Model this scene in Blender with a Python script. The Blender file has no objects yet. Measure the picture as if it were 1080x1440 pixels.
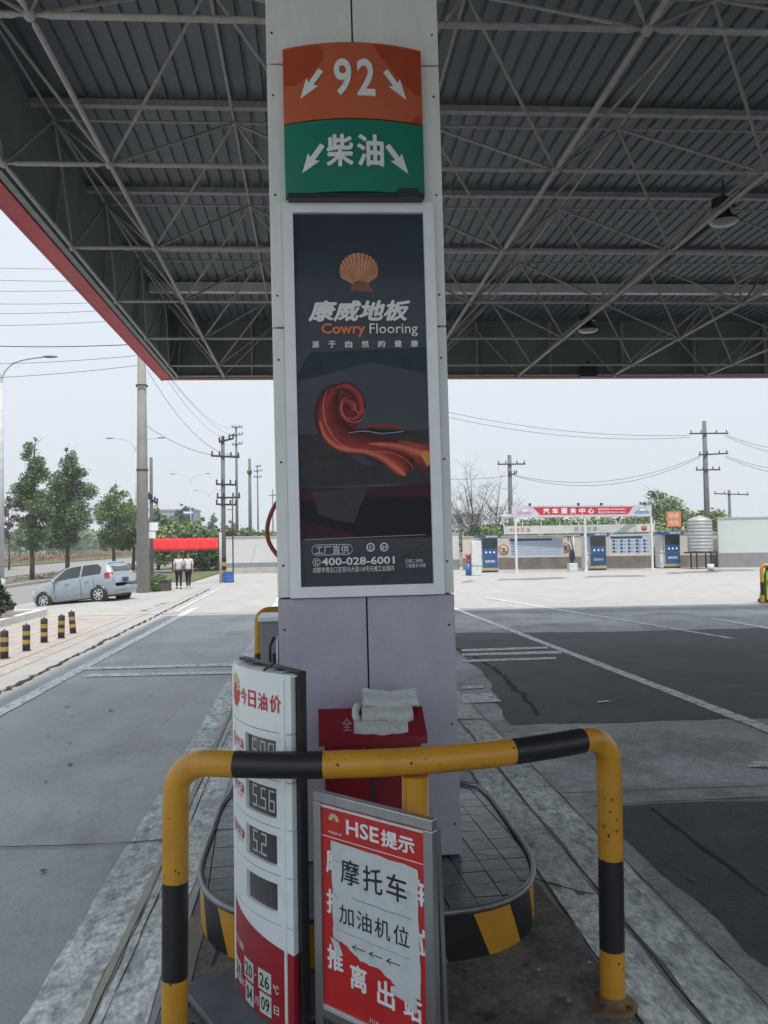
import bpy, bmesh, math, random
import numpy as np
from mathutils import Vector, Matrix
random.seed(7)
rad = math.radians
S = bpy.context.scene
COL = S.collection
HAZE = 0.0011

# ---------------------------------------------------------------- camera
FPX, EYE, PCX, PCY = 1120.0, 2.05, 508.0, 720.0
CAMR = Matrix.Rotation(rad(-3.48), 3, 'Z') @ Matrix.Rotation(rad(92.15), 3, 'X') @ Matrix.Rotation(rad(-0.9), 3, 'Z')
cd = bpy.data.cameras.new('camera')
cd.sensor_fit = 'VERTICAL'; cd.sensor_height = 36.0; cd.lens = FPX / 1440 * 36
cd.shift_x = (540 - PCX) / 1440.0
cd.clip_start = 0.05; cd.clip_end = 3000
cam = bpy.data.objects.new('camera', cd); COL.objects.link(cam)
cam.matrix_world = Matrix.Translation((0, 0, EYE)) @ CAMR.to_4x4()
S.camera = cam

def ray(px, py): return CAMR @ Vector(((px - PCX) / FPX, -(py - PCY) / FPX, -1))
def G(px, py, z=0.0):                 # where a line of sight of the photo meets the level z
    d = ray(px, py); t = (z - EYE) / d.z
    return Vector((d.x * t, d.y * t, z))
def D(px, py, Y):                     # ... or the distance Y
    d = ray(px, py); t = Y / d.y
    return Vector((d.x * t, Y, EYE + d.z * t))

# ---------------------------------------------------------------- light
SUN_DIR = Vector((0.067, -0.41, 1.0)).normalized()       # towards the sun
w = bpy.data.worlds.new("World"); S.world = w; w.use_nodes = True
nt = w.node_tree; nt.nodes.clear()
out = nt.nodes.new('ShaderNodeOutputWorld'); bg = nt.nodes.new('ShaderNodeBackground')
sky = nt.nodes.new('ShaderNodeTexSky'); sky.sky_type = 'NISHITA'; sky.sun_disc = False
sky.sun_elevation = math.asin(SUN_DIR.z); sky.sun_rotation = math.atan2(SUN_DIR.x, SUN_DIR.y)
sky.air_density = 1.0; sky.dust_density = 6.0; sky.ozone_density = 1.0; sky.altitude = 50
mx = nt.nodes.new('ShaderNodeMixRGB'); mx.inputs[0].default_value = 0.86
mx.inputs[2].default_value = (6.6, 7.15, 7.75, 1)         # thin bright overcast over the blue
nt.links.new(sky.outputs[0], mx.inputs[1]); nt.links.new(mx.outputs[0], bg.inputs[0])
bg.inputs[1].default_value = 0.081
nt.links.new(bg.outputs[0], out.inputs[0])
sd = bpy.data.lights.new('sun', 'SUN'); sd.energy = 2.4; sd.angle = rad(2.2); sd.color = (1, 0.95, 0.88)
sun = bpy.data.objects.new('sun', sd); COL.objects.link(sun)
sun.rotation_euler = SUN_DIR.to_track_quat('Z', 'Y').to_euler()
S.view_settings.view_transform = 'Standard'; S.view_settings.look = 'None'
S.view_settings.exposure = 0.76; S.view_settings.gamma = 1.0; S.view_settings.use_curve_mapping = False

# ---------------------------------------------------------------- materials
MATS = {}
def mat(name, col, rough=0.6, metal=0.0, var=0.18, scale=4.0, bump=0.0, bscale=None, col2=None, spots=None,
        spotfac=0.5, coat=0.0, spec=0.5, emit=None, stretch=(1, 1, 1), world=False, trans=0.0, spotscale=None, lo=0.52, hi=0.72, grain=0.0, gscale=45):
    """noise-varied principled material; col2 = colour blended in by a broad noise; spots = dirt colour in blotches"""
    if name in MATS: return MATS[name]
    m = bpy.data.materials.new(name); m.use_nodes = True; n = m.node_tree; N = n.nodes; L = n.links
    b = N['Principled BSDF']
    b.inputs['Roughness'].default_value = rough; b.inputs['Metallic'].default_value = metal
    b.inputs['Coat Weight'].default_value = coat; b.inputs['Coat Roughness'].default_value = 0.06
    b.inputs['Specular IOR Level'].default_value = spec
    if trans: b.inputs['Transmission Weight'].default_value = trans
    if world: src = N.new('ShaderNodeNewGeometry').outputs['Position']
    else: src = N.new('ShaderNodeTexCoord').outputs['Object']
    mp = N.new('ShaderNodeMapping'); mp.inputs['Scale'].default_value = stretch; L.new(src, mp.inputs[0])
    def noise(sc, det=5):
        t = N.new('ShaderNodeTexNoise'); t.inputs['Scale'].default_value = sc; t.inputs['Detail'].default_value = det
        t.inputs['Roughness'].default_value = 0.6
        L.new(mp.outputs[0], t.inputs['Vector']); return t.outputs['Fac']
    def mix(a, bcol, fac):
        x = N.new('ShaderNodeMixRGB'); L.new(a, x.inputs[1]) if not isinstance(a, tuple) else setattr(x.inputs[1], 'default_value', a)
        x.inputs[2].default_value = bcol; L.new(fac, x.inputs[0]); return x.outputs[0]
    def ramp(f, a, c):
        r = N.new('ShaderNodeMapRange'); r.inputs['From Min'].default_value = a; r.inputs['From Max'].default_value = c
        L.new(f, r.inputs[0]); return r.outputs[0]
    c4 = lambda c: (c[0], c[1], c[2], 1)
    f = ramp(noise(scale), 0.3, 0.7)
    dark = tuple(x * (1 - var) for x in col); light = tuple(min(1, x * (1 + var * 0.7)) for x in col)
    cur = mix(c4(dark), c4(light), f)
    if col2: cur = mix(cur, c4(col2), ramp(noise(scale * 0.23, 4), 0.42, 0.62))
    if spots:
        s = ramp(noise(spotscale or scale * 0.9, 8), lo, hi)
        mm = N.new('ShaderNodeMath'); mm.operation = 'MULTIPLY'; mm.inputs[1].default_value = spotfac; L.new(s, mm.inputs[0])
        cur = mix(cur, c4(spots), mm.outputs[0])
    if grain:                         # fine mottling at two sizes
        for gs, gk in ((gscale, 1.0), (gscale * 0.22, 0.7)):
            x = N.new('ShaderNodeMixRGB'); x.blend_type = 'MULTIPLY'; x.inputs[0].default_value = 1
            r = N.new('ShaderNodeMapRange'); r.inputs['From Min'].default_value = 0.3; r.inputs['From Max'].default_value = 0.7
            r.inputs['To Min'].default_value = 1 - grain * gk; r.inputs['To Max'].default_value = 1 + grain * gk
            L.new(noise(gs, 8), r.inputs[0]); L.new(cur, x.inputs[1]); L.new(r.outputs[0], x.inputs[2]); cur = x.outputs[0]
    L.new(cur, b.inputs['Base Color'])
    rr = N.new('ShaderNodeMapRange'); rr.inputs['To Min'].default_value = max(0.02, rough - 0.08); rr.inputs['To Max'].default_value = min(1, rough + 0.08)
    L.new(noise(scale * 1.7), rr.inputs[0]); L.new(rr.outputs[0], b.inputs['Roughness'])
    if bump:
        bp = N.new('ShaderNodeBump'); bp.inputs['Strength'].default_value = bump; bp.inputs['Distance'].default_value = 0.02
        L.new(noise(bscale or scale * 6), bp.inputs['Height']); L.new(bp.outputs[0], b.inputs['Normal'])
    if emit:
        b.inputs['Emission Color'].default_value = c4(emit[0]); b.inputs['Emission Strength'].default_value = emit[1]
    MATS[name] = m; return m

def rgb(r, g, b):                     # a display colour as linear values
    f = lambda v: (v / 255 / 12.92) if v / 255 <= 0.04045 else ((v / 255 + 0.055) / 1.055) ** 2.4
    return (f(r), f(g), f(b))

# ---------------------------------------------------------------- mesh building
class M:
    """collects polygons and links them as one mesh object"""
    def __init__(s, T=None): s.v = []; s.f = []; s.mi = []; s.sm = []; s.T = T; s.cur = 0; s.smooth = False
    def P(s, p):
        p = Vector(p)
        if s.T is not None: p = s.T @ p
        s.v.append(tuple(p)); return len(s.v) - 1
    def face(s, pts):
        s.f.append([s.P(p) for p in pts]); s.mi.append(s.cur); s.sm.append(s.smooth); return s
    def fi(s, idx): s.f.append(list(idx)); s.mi.append(s.cur); s.sm.append(s.smooth)
    def box(s, x0, x1, y0, y1, z0, z1, R=None, c=None):
        ps = [(x, y, z) for z in (z0, z1) for y in (y0, y1) for x in (x0, x1)]
        if R is not None:
            c = Vector(c or (0, 0, 0)); ps = [c + R @ (Vector(p) - c) for p in ps]
        k = [s.P(p) for p in ps]
        for q in ((0, 2, 3, 1), (4, 5, 7, 6), (0, 1, 5, 4), (2, 6, 7, 3), (0, 4, 6, 2), (1, 3, 7, 5)): s.fi([k[i] for i in q])
        return s
    def bar(s, a, b, wd, ht, up=(0, 0, 1)):          # box beam from a to b
        a = Vector(a); b = Vector(b); d = (b - a).normalized(); u = Vector(up)
        if abs(d.dot(u)) > 0.97: u = Vector((0, 1, 0))
        x = d.cross(u).normalized(); z = x.cross(d).normalized()
        k = [s.P(p + x * i * wd / 2 + z * j * ht / 2) for p in (a, b) for i, j in ((-1, -1), (1, -1), (1, 1), (-1, 1))]
        for q in ((3, 2, 1, 0), (4, 5, 6, 7), (0, 1, 5, 4), (1, 2, 6, 5), (2, 3, 7, 6), (3, 0, 4, 7)): s.fi([k[i] for i in q])
        return s
    def tube(s, path, r, n=10, caps=True, mats=None):
        path = [Vector(p) for p in path]; rs = r if isinstance(r, (list, tuple)) else [r] * len(path)
        rings = []; prev = None
        for i, p in enumerate(path):
            t = (path[min(i + 1, len(path) - 1)] - path[max(i - 1, 0)]).normalized()
            if prev is None:
                u = Vector((0, 0, 1)) if abs(t.z) < 0.9 else Vector((0, 1, 0))
                x = t.cross(u).normalized()
            else:
                x = (prev - t * prev.dot(t)).normalized()
            prev = x; y = t.cross(x).normalized()
            rings.append([s.P(p + (x * math.cos(a) + y * math.sin(a)) * rs[i]) for a in [2 * math.pi * k / n for k in range(n)]])
        sm = s.smooth; s.smooth = True; c0 = s.cur
        for i in range(len(rings) - 1):
            if mats: s.cur = mats[i]
            for k in range(n): s.fi((rings[i][k], rings[i][(k + 1) % n], rings[i + 1][(k + 1) % n], rings[i + 1][k]))
        s.smooth = False
        if caps: s.fi(rings[0][::-1]); s.fi(rings[-1])
        s.smooth = sm; s.cur = c0; return s
    def lathe(s, prof, c=(0, 0, 0), n=16, axis='z'):
        rings = []
        for r, h in prof:
            rg = []
            for k in range(n):
                a = 2 * math.pi * k / n; x, y = r * math.cos(a), r * math.sin(a)
                p = (x, y, h) if axis == 'z' else ((x, h, y) if axis == 'y' else (h, x, y))
                rg.append(s.P(Vector(c) + Vector(p)))
            rings.append(rg)
        sm = s.smooth; s.smooth = True
        for i in range(len(rings) - 1):
            for k in range(n): s.fi((rings[i][k], rings[i][(k + 1) % n], rings[i + 1][(k + 1) % n], rings[i + 1][k]))
        s.smooth = sm
        return s
    def prism(s, poly, z0, z1):        # plan outline extruded upwards
        n = len(poly); a = [s.P((p[0], p[1], z0)) for p in poly]; b = [s.P((p[0], p[1], z1)) for p in poly]
        s.fi(a[::-1]); s.fi(b)
        for i in range(n): s.fi((a[i], a[(i + 1) % n], b[(i + 1) % n], b[i]))
        return s
    def slab(s, pts, nrm, th):         # any planar outline given thickness along nrm
        nrm = Vector(nrm); a = [s.P(p) for p in pts]; b = [s.P(Vector(p) + nrm * th) for p in pts]; n = len(pts)
        s.fi(a[::-1]); s.fi(b)
        for i in range(n): s.fi((a[i], a[(i + 1) % n], b[(i + 1) % n], b[i]))
        return s
    def sphere(s, c, r, n=10, m=6, sc=(1, 1, 1)):
        prof = [(max(1e-4, math.sin(math.pi * i / m)), -math.cos(math.pi * i / m)) for i in range(m + 1)]
        rings = []
        for rr, h in prof: rings.append([s.P((c[0] + r * sc[0] * rr * math.cos(2 * math.pi * k / n), c[1] + r * sc[1] * rr * math.sin(2 * math.pi * k / n), c[2] + r * sc[2] * h)) for k in range(n)])
        sm = s.smooth; s.smooth = True
        for i in range(m):
            for k in range(n): s.fi((rings[i][k], rings[i][(k + 1) % n], rings[i + 1][(k + 1) % n], rings[i + 1][k]))
        s.smooth = sm; return s
    def text(s, body, u0, u1, v0, v1, fn, bold=0.0, th=0.0, shear=0.0, res=2, keep=False):
        """lettering filling the rectangle u0..u1 x v0..v1, every vertex mapped by fn(u, v, depth)"""
        if bold and any(ord(c) > 0x2e80 for c in body):     # dense characters: embolden by overlapped copies
            k = bold * (u1 - u0) / max(1, len(body))
            for i, (dx, dy) in enumerate(((-.5, 0), (.5, 0), (0, .45), (0, -.45))):
                s.text(body, u0 + k * .5 + dx * k, u1 - k * .5 + dx * k, v0 + k * .5 + dy * k, v1 - k * .5 + dy * k,
                       lambda u, v, d, i=i: fn(u, v, d + i * 0.00012), 0.0, th, shear, res)
            return s
        vs, fs = glyphs(body, bold, 0.5 if th else 0.0, res, shear)
        xs = [p[0] for p in vs]; ys = [p[1] for p in vs]; ax, bx, ay, by = min(xs), max(xs), min(ys), max(ys)
        kx = (u1 - u0) / (bx - ax); ky = (v1 - v0) / (by - ay)
        base = len(s.v)
        for p in vs: s.P(fn(u0 + (p[0] - ax) * kx, v0 + (p[1] - ay) * ky, (p[2] + 0.5) * th if th else 0.0))
        for f in fs: s.fi([base + i for i in f])
        return s
    def build(s, name, mats, parent=None, kind=None, label=None, bevel=0.0, link=True):
        me = bpy.data.meshes.new(name); me.from_pydata(s.v, [], s.f)
        if not isinstance(mats, (list, tuple)): mats = [mats]
        for m in mats: me.materials.append(m)
        me.polygons.foreach_set('material_index', s.mi); me.polygons.foreach_set('use_smooth', s.sm)
        me.update()
        o = bpy.data.objects.new(name, me)
        if link: COL.objects.link(o)
        if parent: o.parent = parent
        if kind: o['kind'] = kind
        if label: o['label'] = label
        if bevel:
            b = o.modifiers.new('bevel', 'BEVEL'); b.width = bevel; b.segments = 2; b.limit_method = 'ANGLE'; b.angle_limit = rad(40)
        return o

GL = {}
def glyphs(body, bold, ext, res, shear):
    k = (body, bold, ext, res, shear)
    if k not in GL:
        c = bpy.data.curves.new('lettering', 'FONT'); c.body = body; c.offset = bold; c.extrude = ext; c.resolution_u = res; c.shear = shear
        o = bpy.data.objects.new('lettering', c); me = bpy.data.meshes.new_from_object(o)
        GL[k] = ([tuple(v.co) for v in me.vertices], [tuple(p.vertices) for p in me.polygons])
        bpy.data.objects.remove(o); bpy.data.curves.remove(c); bpy.data.meshes.remove(me)
    return GL[k]

def tag(o, label, cat, group=None):
    o['label'] = label; o['category'] = cat
    if group: o['group'] = group
    return o
def thing(name, label, cat, loc=(0, 0, 0), rz=0.0, group=None, rot=None):
    o = bpy.data.objects.new(name, None); COL.objects.link(o); o.empty_display_size = 0.2
    o.location = loc; o.rotation_euler = rot or (0, 0, rz)
    return tag(o, label, cat, group)
def inst(src, parent, T=None, name=None):     # a piece that shares its mesh with an alike piece
    o = src.copy(); COL.objects.link(o); o.parent = parent
    if name: o.name = name
    if T is not None: o.matrix_local = T
    return o
def kids(o): return KID.get(o, [])
def dup(root, loc, rz=0.0, label=None, scale=None, group=None):
    r = root.copy(); COL.objects.link(r); r.location = loc; r.rotation_euler = (0, 0, rz)
    if scale: r.scale = scale
    if label: r['label'] = label
    if group: r['group'] = group
    for ch in list(root.children):
        c = ch.copy(); COL.objects.link(c); c.parent = r
        for g in list(ch.children):
            d = g.copy(); COL.objects.link(d); d.parent = c
    return r
def along(a, b):                      # matrix carrying the local z axis (unit length 1) onto a -> b, length unscaled
    a = Vector(a); b = Vector(b)
    return Matrix.Translation(a) @ (b - a).to_track_quat('Z', 'Y').to_matrix().to_4x4()
# ---------------------------------------------------------------- shared materials
conc_sun = mat('pale_concrete', (0.38, 0.378, 0.372), 0.85, scale=1.3, var=0.14, col2=(0.36, 0.355, 0.345), spots=(0.22, 0.21, 0.2), spotfac=0.35, bump=0.15, bscale=30, world=True)
lane_m = mat('lane_concrete', (0.34, 0.375, 0.39), 0.42, scale=0.9, var=0.28, col2=(0.23, 0.245, 0.26), spots=(0.1, 0.105, 0.11), spotfac=0.6, grain=0.16, gscale=70, bump=0.08, bscale=60, stretch=(1, 0.55, 1), world=True)
wornc = mat('worn_concrete', (0.42, 0.435, 0.46), 0.6, scale=1.1, var=0.3, col2=(0.27, 0.275, 0.29), spots=(0.14, 0.14, 0.15), spotfac=0.8, grain=0.3, gscale=40, lo=.48, hi=.66, bump=0.15, bscale=40, world=True)
dark_m = mat('dark_asphalt', (0.08, 0.083, 0.098), 0.72, scale=2.4, var=0.28, col2=(0.052, 0.054, 0.064), spots=(0.11, 0.113, 0.12), spotfac=0.5, grain=0.3, gscale=60, bump=0.3, bscale=90, world=True)
apron_m = mat('dirty_apron', (0.17, 0.165, 0.155), 0.75, scale=2.2, var=0.35, col2=(0.085, 0.082, 0.08), spots=(0.03, 0.029, 0.029), spotfac=0.8, grain=0.4, gscale=30, lo=.5, hi=.64, bump=0.3, bscale=50, world=True)
strip_m = mat('worn_strip', (0.74, 0.81, 0.81), 0.7, scale=2.4, var=0.22, col2=(0.5, 0.54, 0.54), spots=(0.2, 0.21, 0.22), spotfac=0.8, spotscale=9, lo=.48, hi=.68, grain=0.35, gscale=30, bump=0.25, bscale=40, world=True, stretch=(1.6, 0.8, 1))
wline = mat('road_paint', (0.78, 0.8, 0.82), 0.7, scale=5, var=0.15, spots=(0.22, 0.23, 0.24), spotfac=0.75, grain=0.2, gscale=50, world=True, spotscale=9, lo=0.5, hi=0.62)
crack_m = mat('crack_dirt', (0.03, 0.027, 0.024), 0.95)
road_m = mat('road_asphalt', (0.25, 0.25, 0.245), 0.85, scale=0.8, var=0.15, col2=(0.215, 0.215, 0.21), spots=(0.15, 0.15, 0.15), spotfac=0.4, bump=0.2, bscale=60, world=True)
kerb_m = mat('kerb_stone', (0.38, 0.36, 0.33), 0.85, scale=3, var=0.2, spots=(0.16, 0.15, 0.14), spotfac=0.5, world=True)
paver_m = mat('pink_paver', (0.43, 0.385, 0.355), 0.85, scale=5, var=0.18, col2=(0.39, 0.36, 0.34), spots=(0.2, 0.18, 0.16), spotfac=0.4, world=True)
soil_m = mat('dry_soil', (0.17, 0.14, 0.11), 0.95, scale=2, var=0.3, bump=0.5, world=True)
grass_m = mat('lawn', (0.085, 0.125, 0.04), 0.9, scale=3, var=0.35, col2=(0.13, 0.13, 0.06), bump=0.8, bscale=40, world=True)
ALU = mat('brushed_aluminium', (0.8, 0.84, 0.9), 0.42, metal=0.15, var=0.06, scale=6)
YEL = mat('yellow_paint', (0.55, 0.275, 0.025), 0.36, var=0.12, scale=7, spots=(0.3, 0.14, 0.02), spotfac=0.6, spotscale=5, lo=0.56, hi=0.76, bump=0.05)
BLK = mat('black_paint', (0.017, 0.017, 0.02), 0.42, var=0.25, scale=9, spots=(0.06, 0.06, 0.065), spotfac=0.4, lo=0.6, hi=0.8)
WHT = mat('white_plastic', (0.76, 0.83, 0.86), 0.35, var=0.05, scale=5, spots=(0.45, 0.46, 0.45), spotfac=0.25, lo=0.55)
RED = mat('red_print', (0.47, 0.028, 0.03), 0.4, var=0.1, scale=6)
DRK = mat('dark_metal', (0.03, 0.032, 0.036), 0.5, var=0.2)
PRINTW = mat('white_print', (0.74, 0.77, 0.8), 0.5, var=0.06, scale=30)

def sheet(name, pts, z, m, ragged=0.0, step=0.25):
    """flat outline at height z; ragged = worn edge"""
    P = [Vector((p[0], p[1])) for p in pts]; out = []
    for i, p in enumerate(P):
        q = P[(i + 1) % len(P)]; L = (q - p).length; n = max(1, int(L / step)) if ragged else 1
        nn = Vector((-(q - p).y, (q - p).x)).normalized() if L > 0 else Vector((0, 0))
        for k in range(n):
            r = p.lerp(q, k / n)
            if ragged and k: r = r + nn * random.uniform(-ragged, ragged)
            out.append((r.x, r.y, z))
    return M().face(out).build(name, m, kind='structure')

# ---------------------------------------------------------------- ground
YF = 56.0
M().face([(-900, -300, -0.42), (900, -300, -0.42), (900, 1500, -0.42), (-900, 1500, -0.42)]).build('ground', mat('far_ground', (0.16, 0.17, 0.1), 0.95, scale=0.05, var=0.3, world=True), kind='structure')
slab = [(-8.0, -25), (48, -25), (48, 80), (-10.2, 80), (-10.2, 24.6), (-8.0, 24.6)]
slab = [(-8.0, -25), (48, -25), (48, 60), (-8.0, 60)]
M().prism(slab, -0.41, 0.0).build('forecourt', conc_sun, kind='structure')
# street: near carriageway, kerbed median, far carriageway, verge
sheet('road', [(-18.2, -60), (-8.0, -60), (-8.0, 400), (-18.2, 400)], -0.35, road_m)
M().prism([(-23.4, -60), (-18.2, -60), (-18.2, 400), (-23.4, 400)], -0.41, -0.22).build('median', soil_m, kind='structure')
M().prism([(-18.2, -60), (-17.95, -60), (-17.95, 400), (-18.2, 400)], -0.41, -0.17).build('kerb', kerb_m, kind='structure')
M().prism([(-23.4, -60), (-23.2, -60), (-23.2, 400), (-23.4, 400)], -0.41, -0.17).build('kerb', kerb_m, kind='structure')
sheet('road', [(-37, -60), (-23.4, -60), (-23.4, 400), (-37, 400)], -0.346, road_m)
M().prism([(-140, -60), (-37, -60), (-37, 400), (-140, 400)], -0.41, -0.2).build('verge', grass_m, kind='structure')
for k in range(14):
    y = 22 + k * 9
    sheet('lane_line', [(-13.2, y), (-13.05, y), (-13.05, y + 4), (-13.2, y + 4)], -0.343, wline)
# concrete ramp down to the street, from the forecourt
rm = M()
rm.face([(-8.0, 24.6, -0.0), (-8.0, 44, 0.0), (-12.2, 44, -0.343), (-12.2, 24.6, -0.343)])
rm.face([(-8.0, 24.6, 0), (-12.2, 24.6, -0.343), (-12.2, 24.6, -0.41), (-8, 24.6, -0.41)]); rm.face([(-8.0, 44, -0.41), (-12.2, 44, -0.41), (-12.2, 44, -0.343), (-8, 44, 0)])
rm.build('ramp', mat('ramp_concrete', (0.36, 0.36, 0.35), 0.85, scale=1.1, var=0.15, spots=(0.2, 0.2, 0.19), spotfac=0.5, world=True), kind='structure')
# paved walk with the bollards: staggered pink pavers on the stretch in view
sheet('pavement', [(-8.0, -25), (-5.25, -25), (-5.0, 24), (-6.6, 25.2), (-8.0, 25.2)], 0.004, paver_m)
pv = [None]
pp = M(); pp.box(-0.145, 0.145, -0.145, 0.145, 0, 0.012); PV = pp.build('paver', paver_m)
walk = bpy.data.objects['pavement']; PV.parent = walk; PV.location = (-5.7, 13.0, 0.004)
for iy in range(34):
    for ix in range(8):
        x = -7.6 + ix * 0.3; y = 13.3 + iy * 0.3
        if y < 15.2 and x < -6.8: continue
        if random.random() < 0.03: continue
        inst(PV, walk, Matrix.Translation((x, y, 0.004 + random.uniform(-0.003, 0.003))) @ Matrix.Rotation(random.uniform(-0.02, 0.02), 4, 'Z') @ Matrix.Diagonal((1, 1, 1, 1)))
# edge band and long crack beside the left lane
sheet('edge_band', [(-5.25, -25), (-5.0, -25), (-5.0, 40), (-5.25, 34)], 0.006, kerb_m)
def crack(pts, wd, z=0.02, name='crack'):
    m = M(); L = []
    for i in range(len(pts) - 1):
        a = Vector(pts[i]).to_2d(); b = Vector(pts[i + 1]).to_2d(); n = max(2, int((b - a).length / 0.16))
        nn = Vector((-(b - a).y, (b - a).x)).normalized()
        for k in range(n):
            c = a.lerp(b, k / n) + nn * random.uniform(-1, 1) * wd * 0.5; L.append((c, wd * random.uniform(0.25, 1.1), nn))
    for i in range(len(L) - 1):
        (a, wa, na), (b, wb, nb) = L[i], L[i + 1]
        m.face([(*(a - na * wa / 2), z), (*(b - nb * wb / 2), z), (*(b + nb * wb / 2), z), (*(a + na * wa / 2), z)])
    return m.build(name, crack_m, kind='structure')
crack([(-4.43, -4), (-4.43, 12), (-4.52, 20), (-4.75, 37)], 0.085)
# left lane: smooth blue-grey concrete between a painted line and the island strips
sheet('lane', [(-4.25, -25), (-0.2, -25), (-0.2, 23.2), (-4.25, 23.2)], 0.004, lane_m)
sheet('lane_line', [(-4.12, -8), (-3.92, -8), (-3.72, 26), (-3.92, 26)], 0.012, wline, 0.012)
sheet('lane_line', [tuple(G(118, 953)[:2]), tuple(G(352, 948)[:2]), tuple(G(352, 944)[:2]), tuple(G(125, 948.5)[:2])], 0.0127, wline, 0.01)
sheet('lane_line', [tuple(G(112, 943)[:2]), tuple(G(352, 937)[:2]), tuple(G(352, 933)[:2]), tuple(G(118, 939)[:2])], 0.0134, wline, 0.01)
crack([tuple(G(0, 1194)[:2]), tuple(G(120, 1190)[:2]), tuple(G(262, 1182)[:2])], 0.018, 0.014)
sheet('expansion_joint', [(-8, 23.9), (6, 23.7), (6, 23.75), (-8, 23.95)], 0.006, crack_m, 0.01)
# worn strips with joints, left and right of the island
for (xa, xb, ya, yb) in ((-1.24, -0.98, -8, 30), (-0.93, -0.70, -8, 30)):
    sheet('drain_strip', [(xa, ya), (xb, ya), (xb - 0.14, yb), (xa - 0.14, yb)], 0.008, strip_m, 0.012)
sheet('joint_filler', [(-0.98, -8), (-0.93, -8), (-1.07, 30), (-1.12, 30)], 0.010, mat('joint_filler', (0.42, 0.42, 0.37), 0.8, world=True))
for x in (-0.985, -0.93, -0.70, -0.62): crack([(x, -2), (x, 6), (x - 0.06, 16)], 0.008, 0.0115)
sheet('apron', [(-0.69, -8), (1.32, -8), (1.32, 2.6)] + [tuple(G(*p)[:2]) for p in ((905, 1440), (868, 1400), (838, 1352), (806, 1302), (770, 1262), (745, 1232))] + [(1.24, 5.2), (1.25, 6.4), (-0.69, 6.4)], 0.008, apron_m, 0.015, 0.12)
sheet('apron_patch', [(-0.69, 0.5), (-0.52, 0.5), (-0.6, 4.6), (-0.69, 4.8)], 0.012, mat('tan_concrete', (0.2, 0.185, 0.155), 0.8, scale=3, spots=(0.1, 0.09, 0.08), world=True), 0.02)
crack([(-0.62, 5.6), (-0.58, 5.0), (-0.63, 4.5), (-0.5, 4.1), (-0.53, 3.8)], 0.014, 0.016)
# right lane: light slab, worn light band, dark asphalt panels
sheet('lane', [(0.9, 6.4), (46, 6.4), (46, 23.3), (0.9, 23.3)], 0.004, wornc)
sheet('lane', [(0.92, -25), (46, -25), (46, 6.38), (0.92, 6.38)], 0.004, wornc)
sheet('asphalt_panel', [(2.15, 8.75), (6.0, 8.7), (14, 8.9), (30, 9), (46, 9), (46, 17.6), (6.5, 17.1), (2.75, 17.6), (2.55, 12)], 0.008, dark_m, 0.05, 0.4)
sheet('asphalt_panel', [(2.62, 22.2), (46, 19.6), (46, 21.2), (2.66, 23.1)], 0.008, mat('damp_concrete', (0.2, 0.205, 0.21), 0.6, scale=1.5, var=0.25, spots=(0.13, 0.13, 0.14), world=True), 0.06, 0.4)
sheet('asphalt_panel', [(2.08, -25), (46, -25), (46, 6.25), (3.4, 6.02), (2.6, 6.05), (2.12, 6.0)], 0.008, mat('deep_asphalt', (0.058, 0.062, 0.072), 0.7, scale=2, var=0.25, spots=(0.1, 0.1, 0.11), spotfac=0.4, grain=0.3, gscale=60, bump=0.3, bscale=80, world=True), 0.04, 0.3)
for (xa, xb) in ((1.36, 1.6), (1.64, 1.93)):
    sheet('drain_strip', [(xa, -6), (xb, -6), (xb, 9.0), (xa, 9.0)], 0.010, strip_m, 0.014)
    sheet('drain_strip', [(xa, 9.1), (xb, 9.1), (xb, 13.0), (xa, 13.0)], 0.010, strip_m, 0.02)
for x in (1.35, 1.62, 1.94): crack([(x, -2), (x, 8), (x, 12)], 0.010, 0.0135)
crack([tuple(G(*p)[:2]) for p in ((918, 1138), (960, 1172), (1010, 1210), (1080, 1262), (1140, 1300))], 0.035, 0.012); crack([(2.1, 6.03), (2.7, 6.08), (4.5, 6.1), (9, 6.3)], .02, .012)
crack([tuple(G(*p)[:2]) for p in ((745, 1235), (775, 1246), (820, 1258), (850, 1262))], 0.02, 0.0145); crack([(2.7, 15), (2.85, 12.5), (2.7, 10.2), (2.55, 9)], 0.10, 0.0125)
sheet('lane_line', [(4.05, 26), (4.2, 26), (4.92, 6.5), (4.72, 6.5)], 0.0125, wline, 0.012)
for y0, xr in ((920, 790), (929, 782), (914, 770)):
    a = G(650, y0); b = G(xr, y0 - 4); c = G(xr, y0 - (1 if y0 != 920 else 0)); d = G(650, y0 + 3)
    sheet('lane_line', [d[:2], c[:2], b[:2], a[:2]], 0.0135, wline, 0.012, 0.12)
sheet('lane_line', [G(650, 990)[:2], G(705, 988)[:2], G(690, 976)[:2], G(650, 977)[:2]], 0.0135, wline, 0.02, 0.1)
sheet('lane_line', [G(650, 970)[:2], G(680, 969)[:2], G(680, 965)[:2], G(650, 966)[:2]], 0.0135, wline, 0.015, 0.1)
sheet('lane_line', [G(1050, 1080)[:2], G(1200, 1084)[:2], G(1200, 1074)[:2], G(1060, 1072)[:2]], 0.0135, wline, 0.012)
sheet('lane_line', [(6.0, 28), (6.12, 28), (8.4, 15.5), (8.25, 15.5)], 0.0135, wline, 0.02)
sheet('lane_line', [G(1000, 871)[:2], G(1090, 887)[:2], G(1090, 884)[:2], G(1000, 869.5)[:2]], 0.0135, wline, 0.02)
sheet('lane_line', [(-4.3, 24.5), (-4.15, 24.5), (-4.3, 40), (-4.42, 40)], 0.0125, mat('faint_paint', (0.5, 0.5, 0.49), 0.8, world=True), 0.02)
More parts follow.
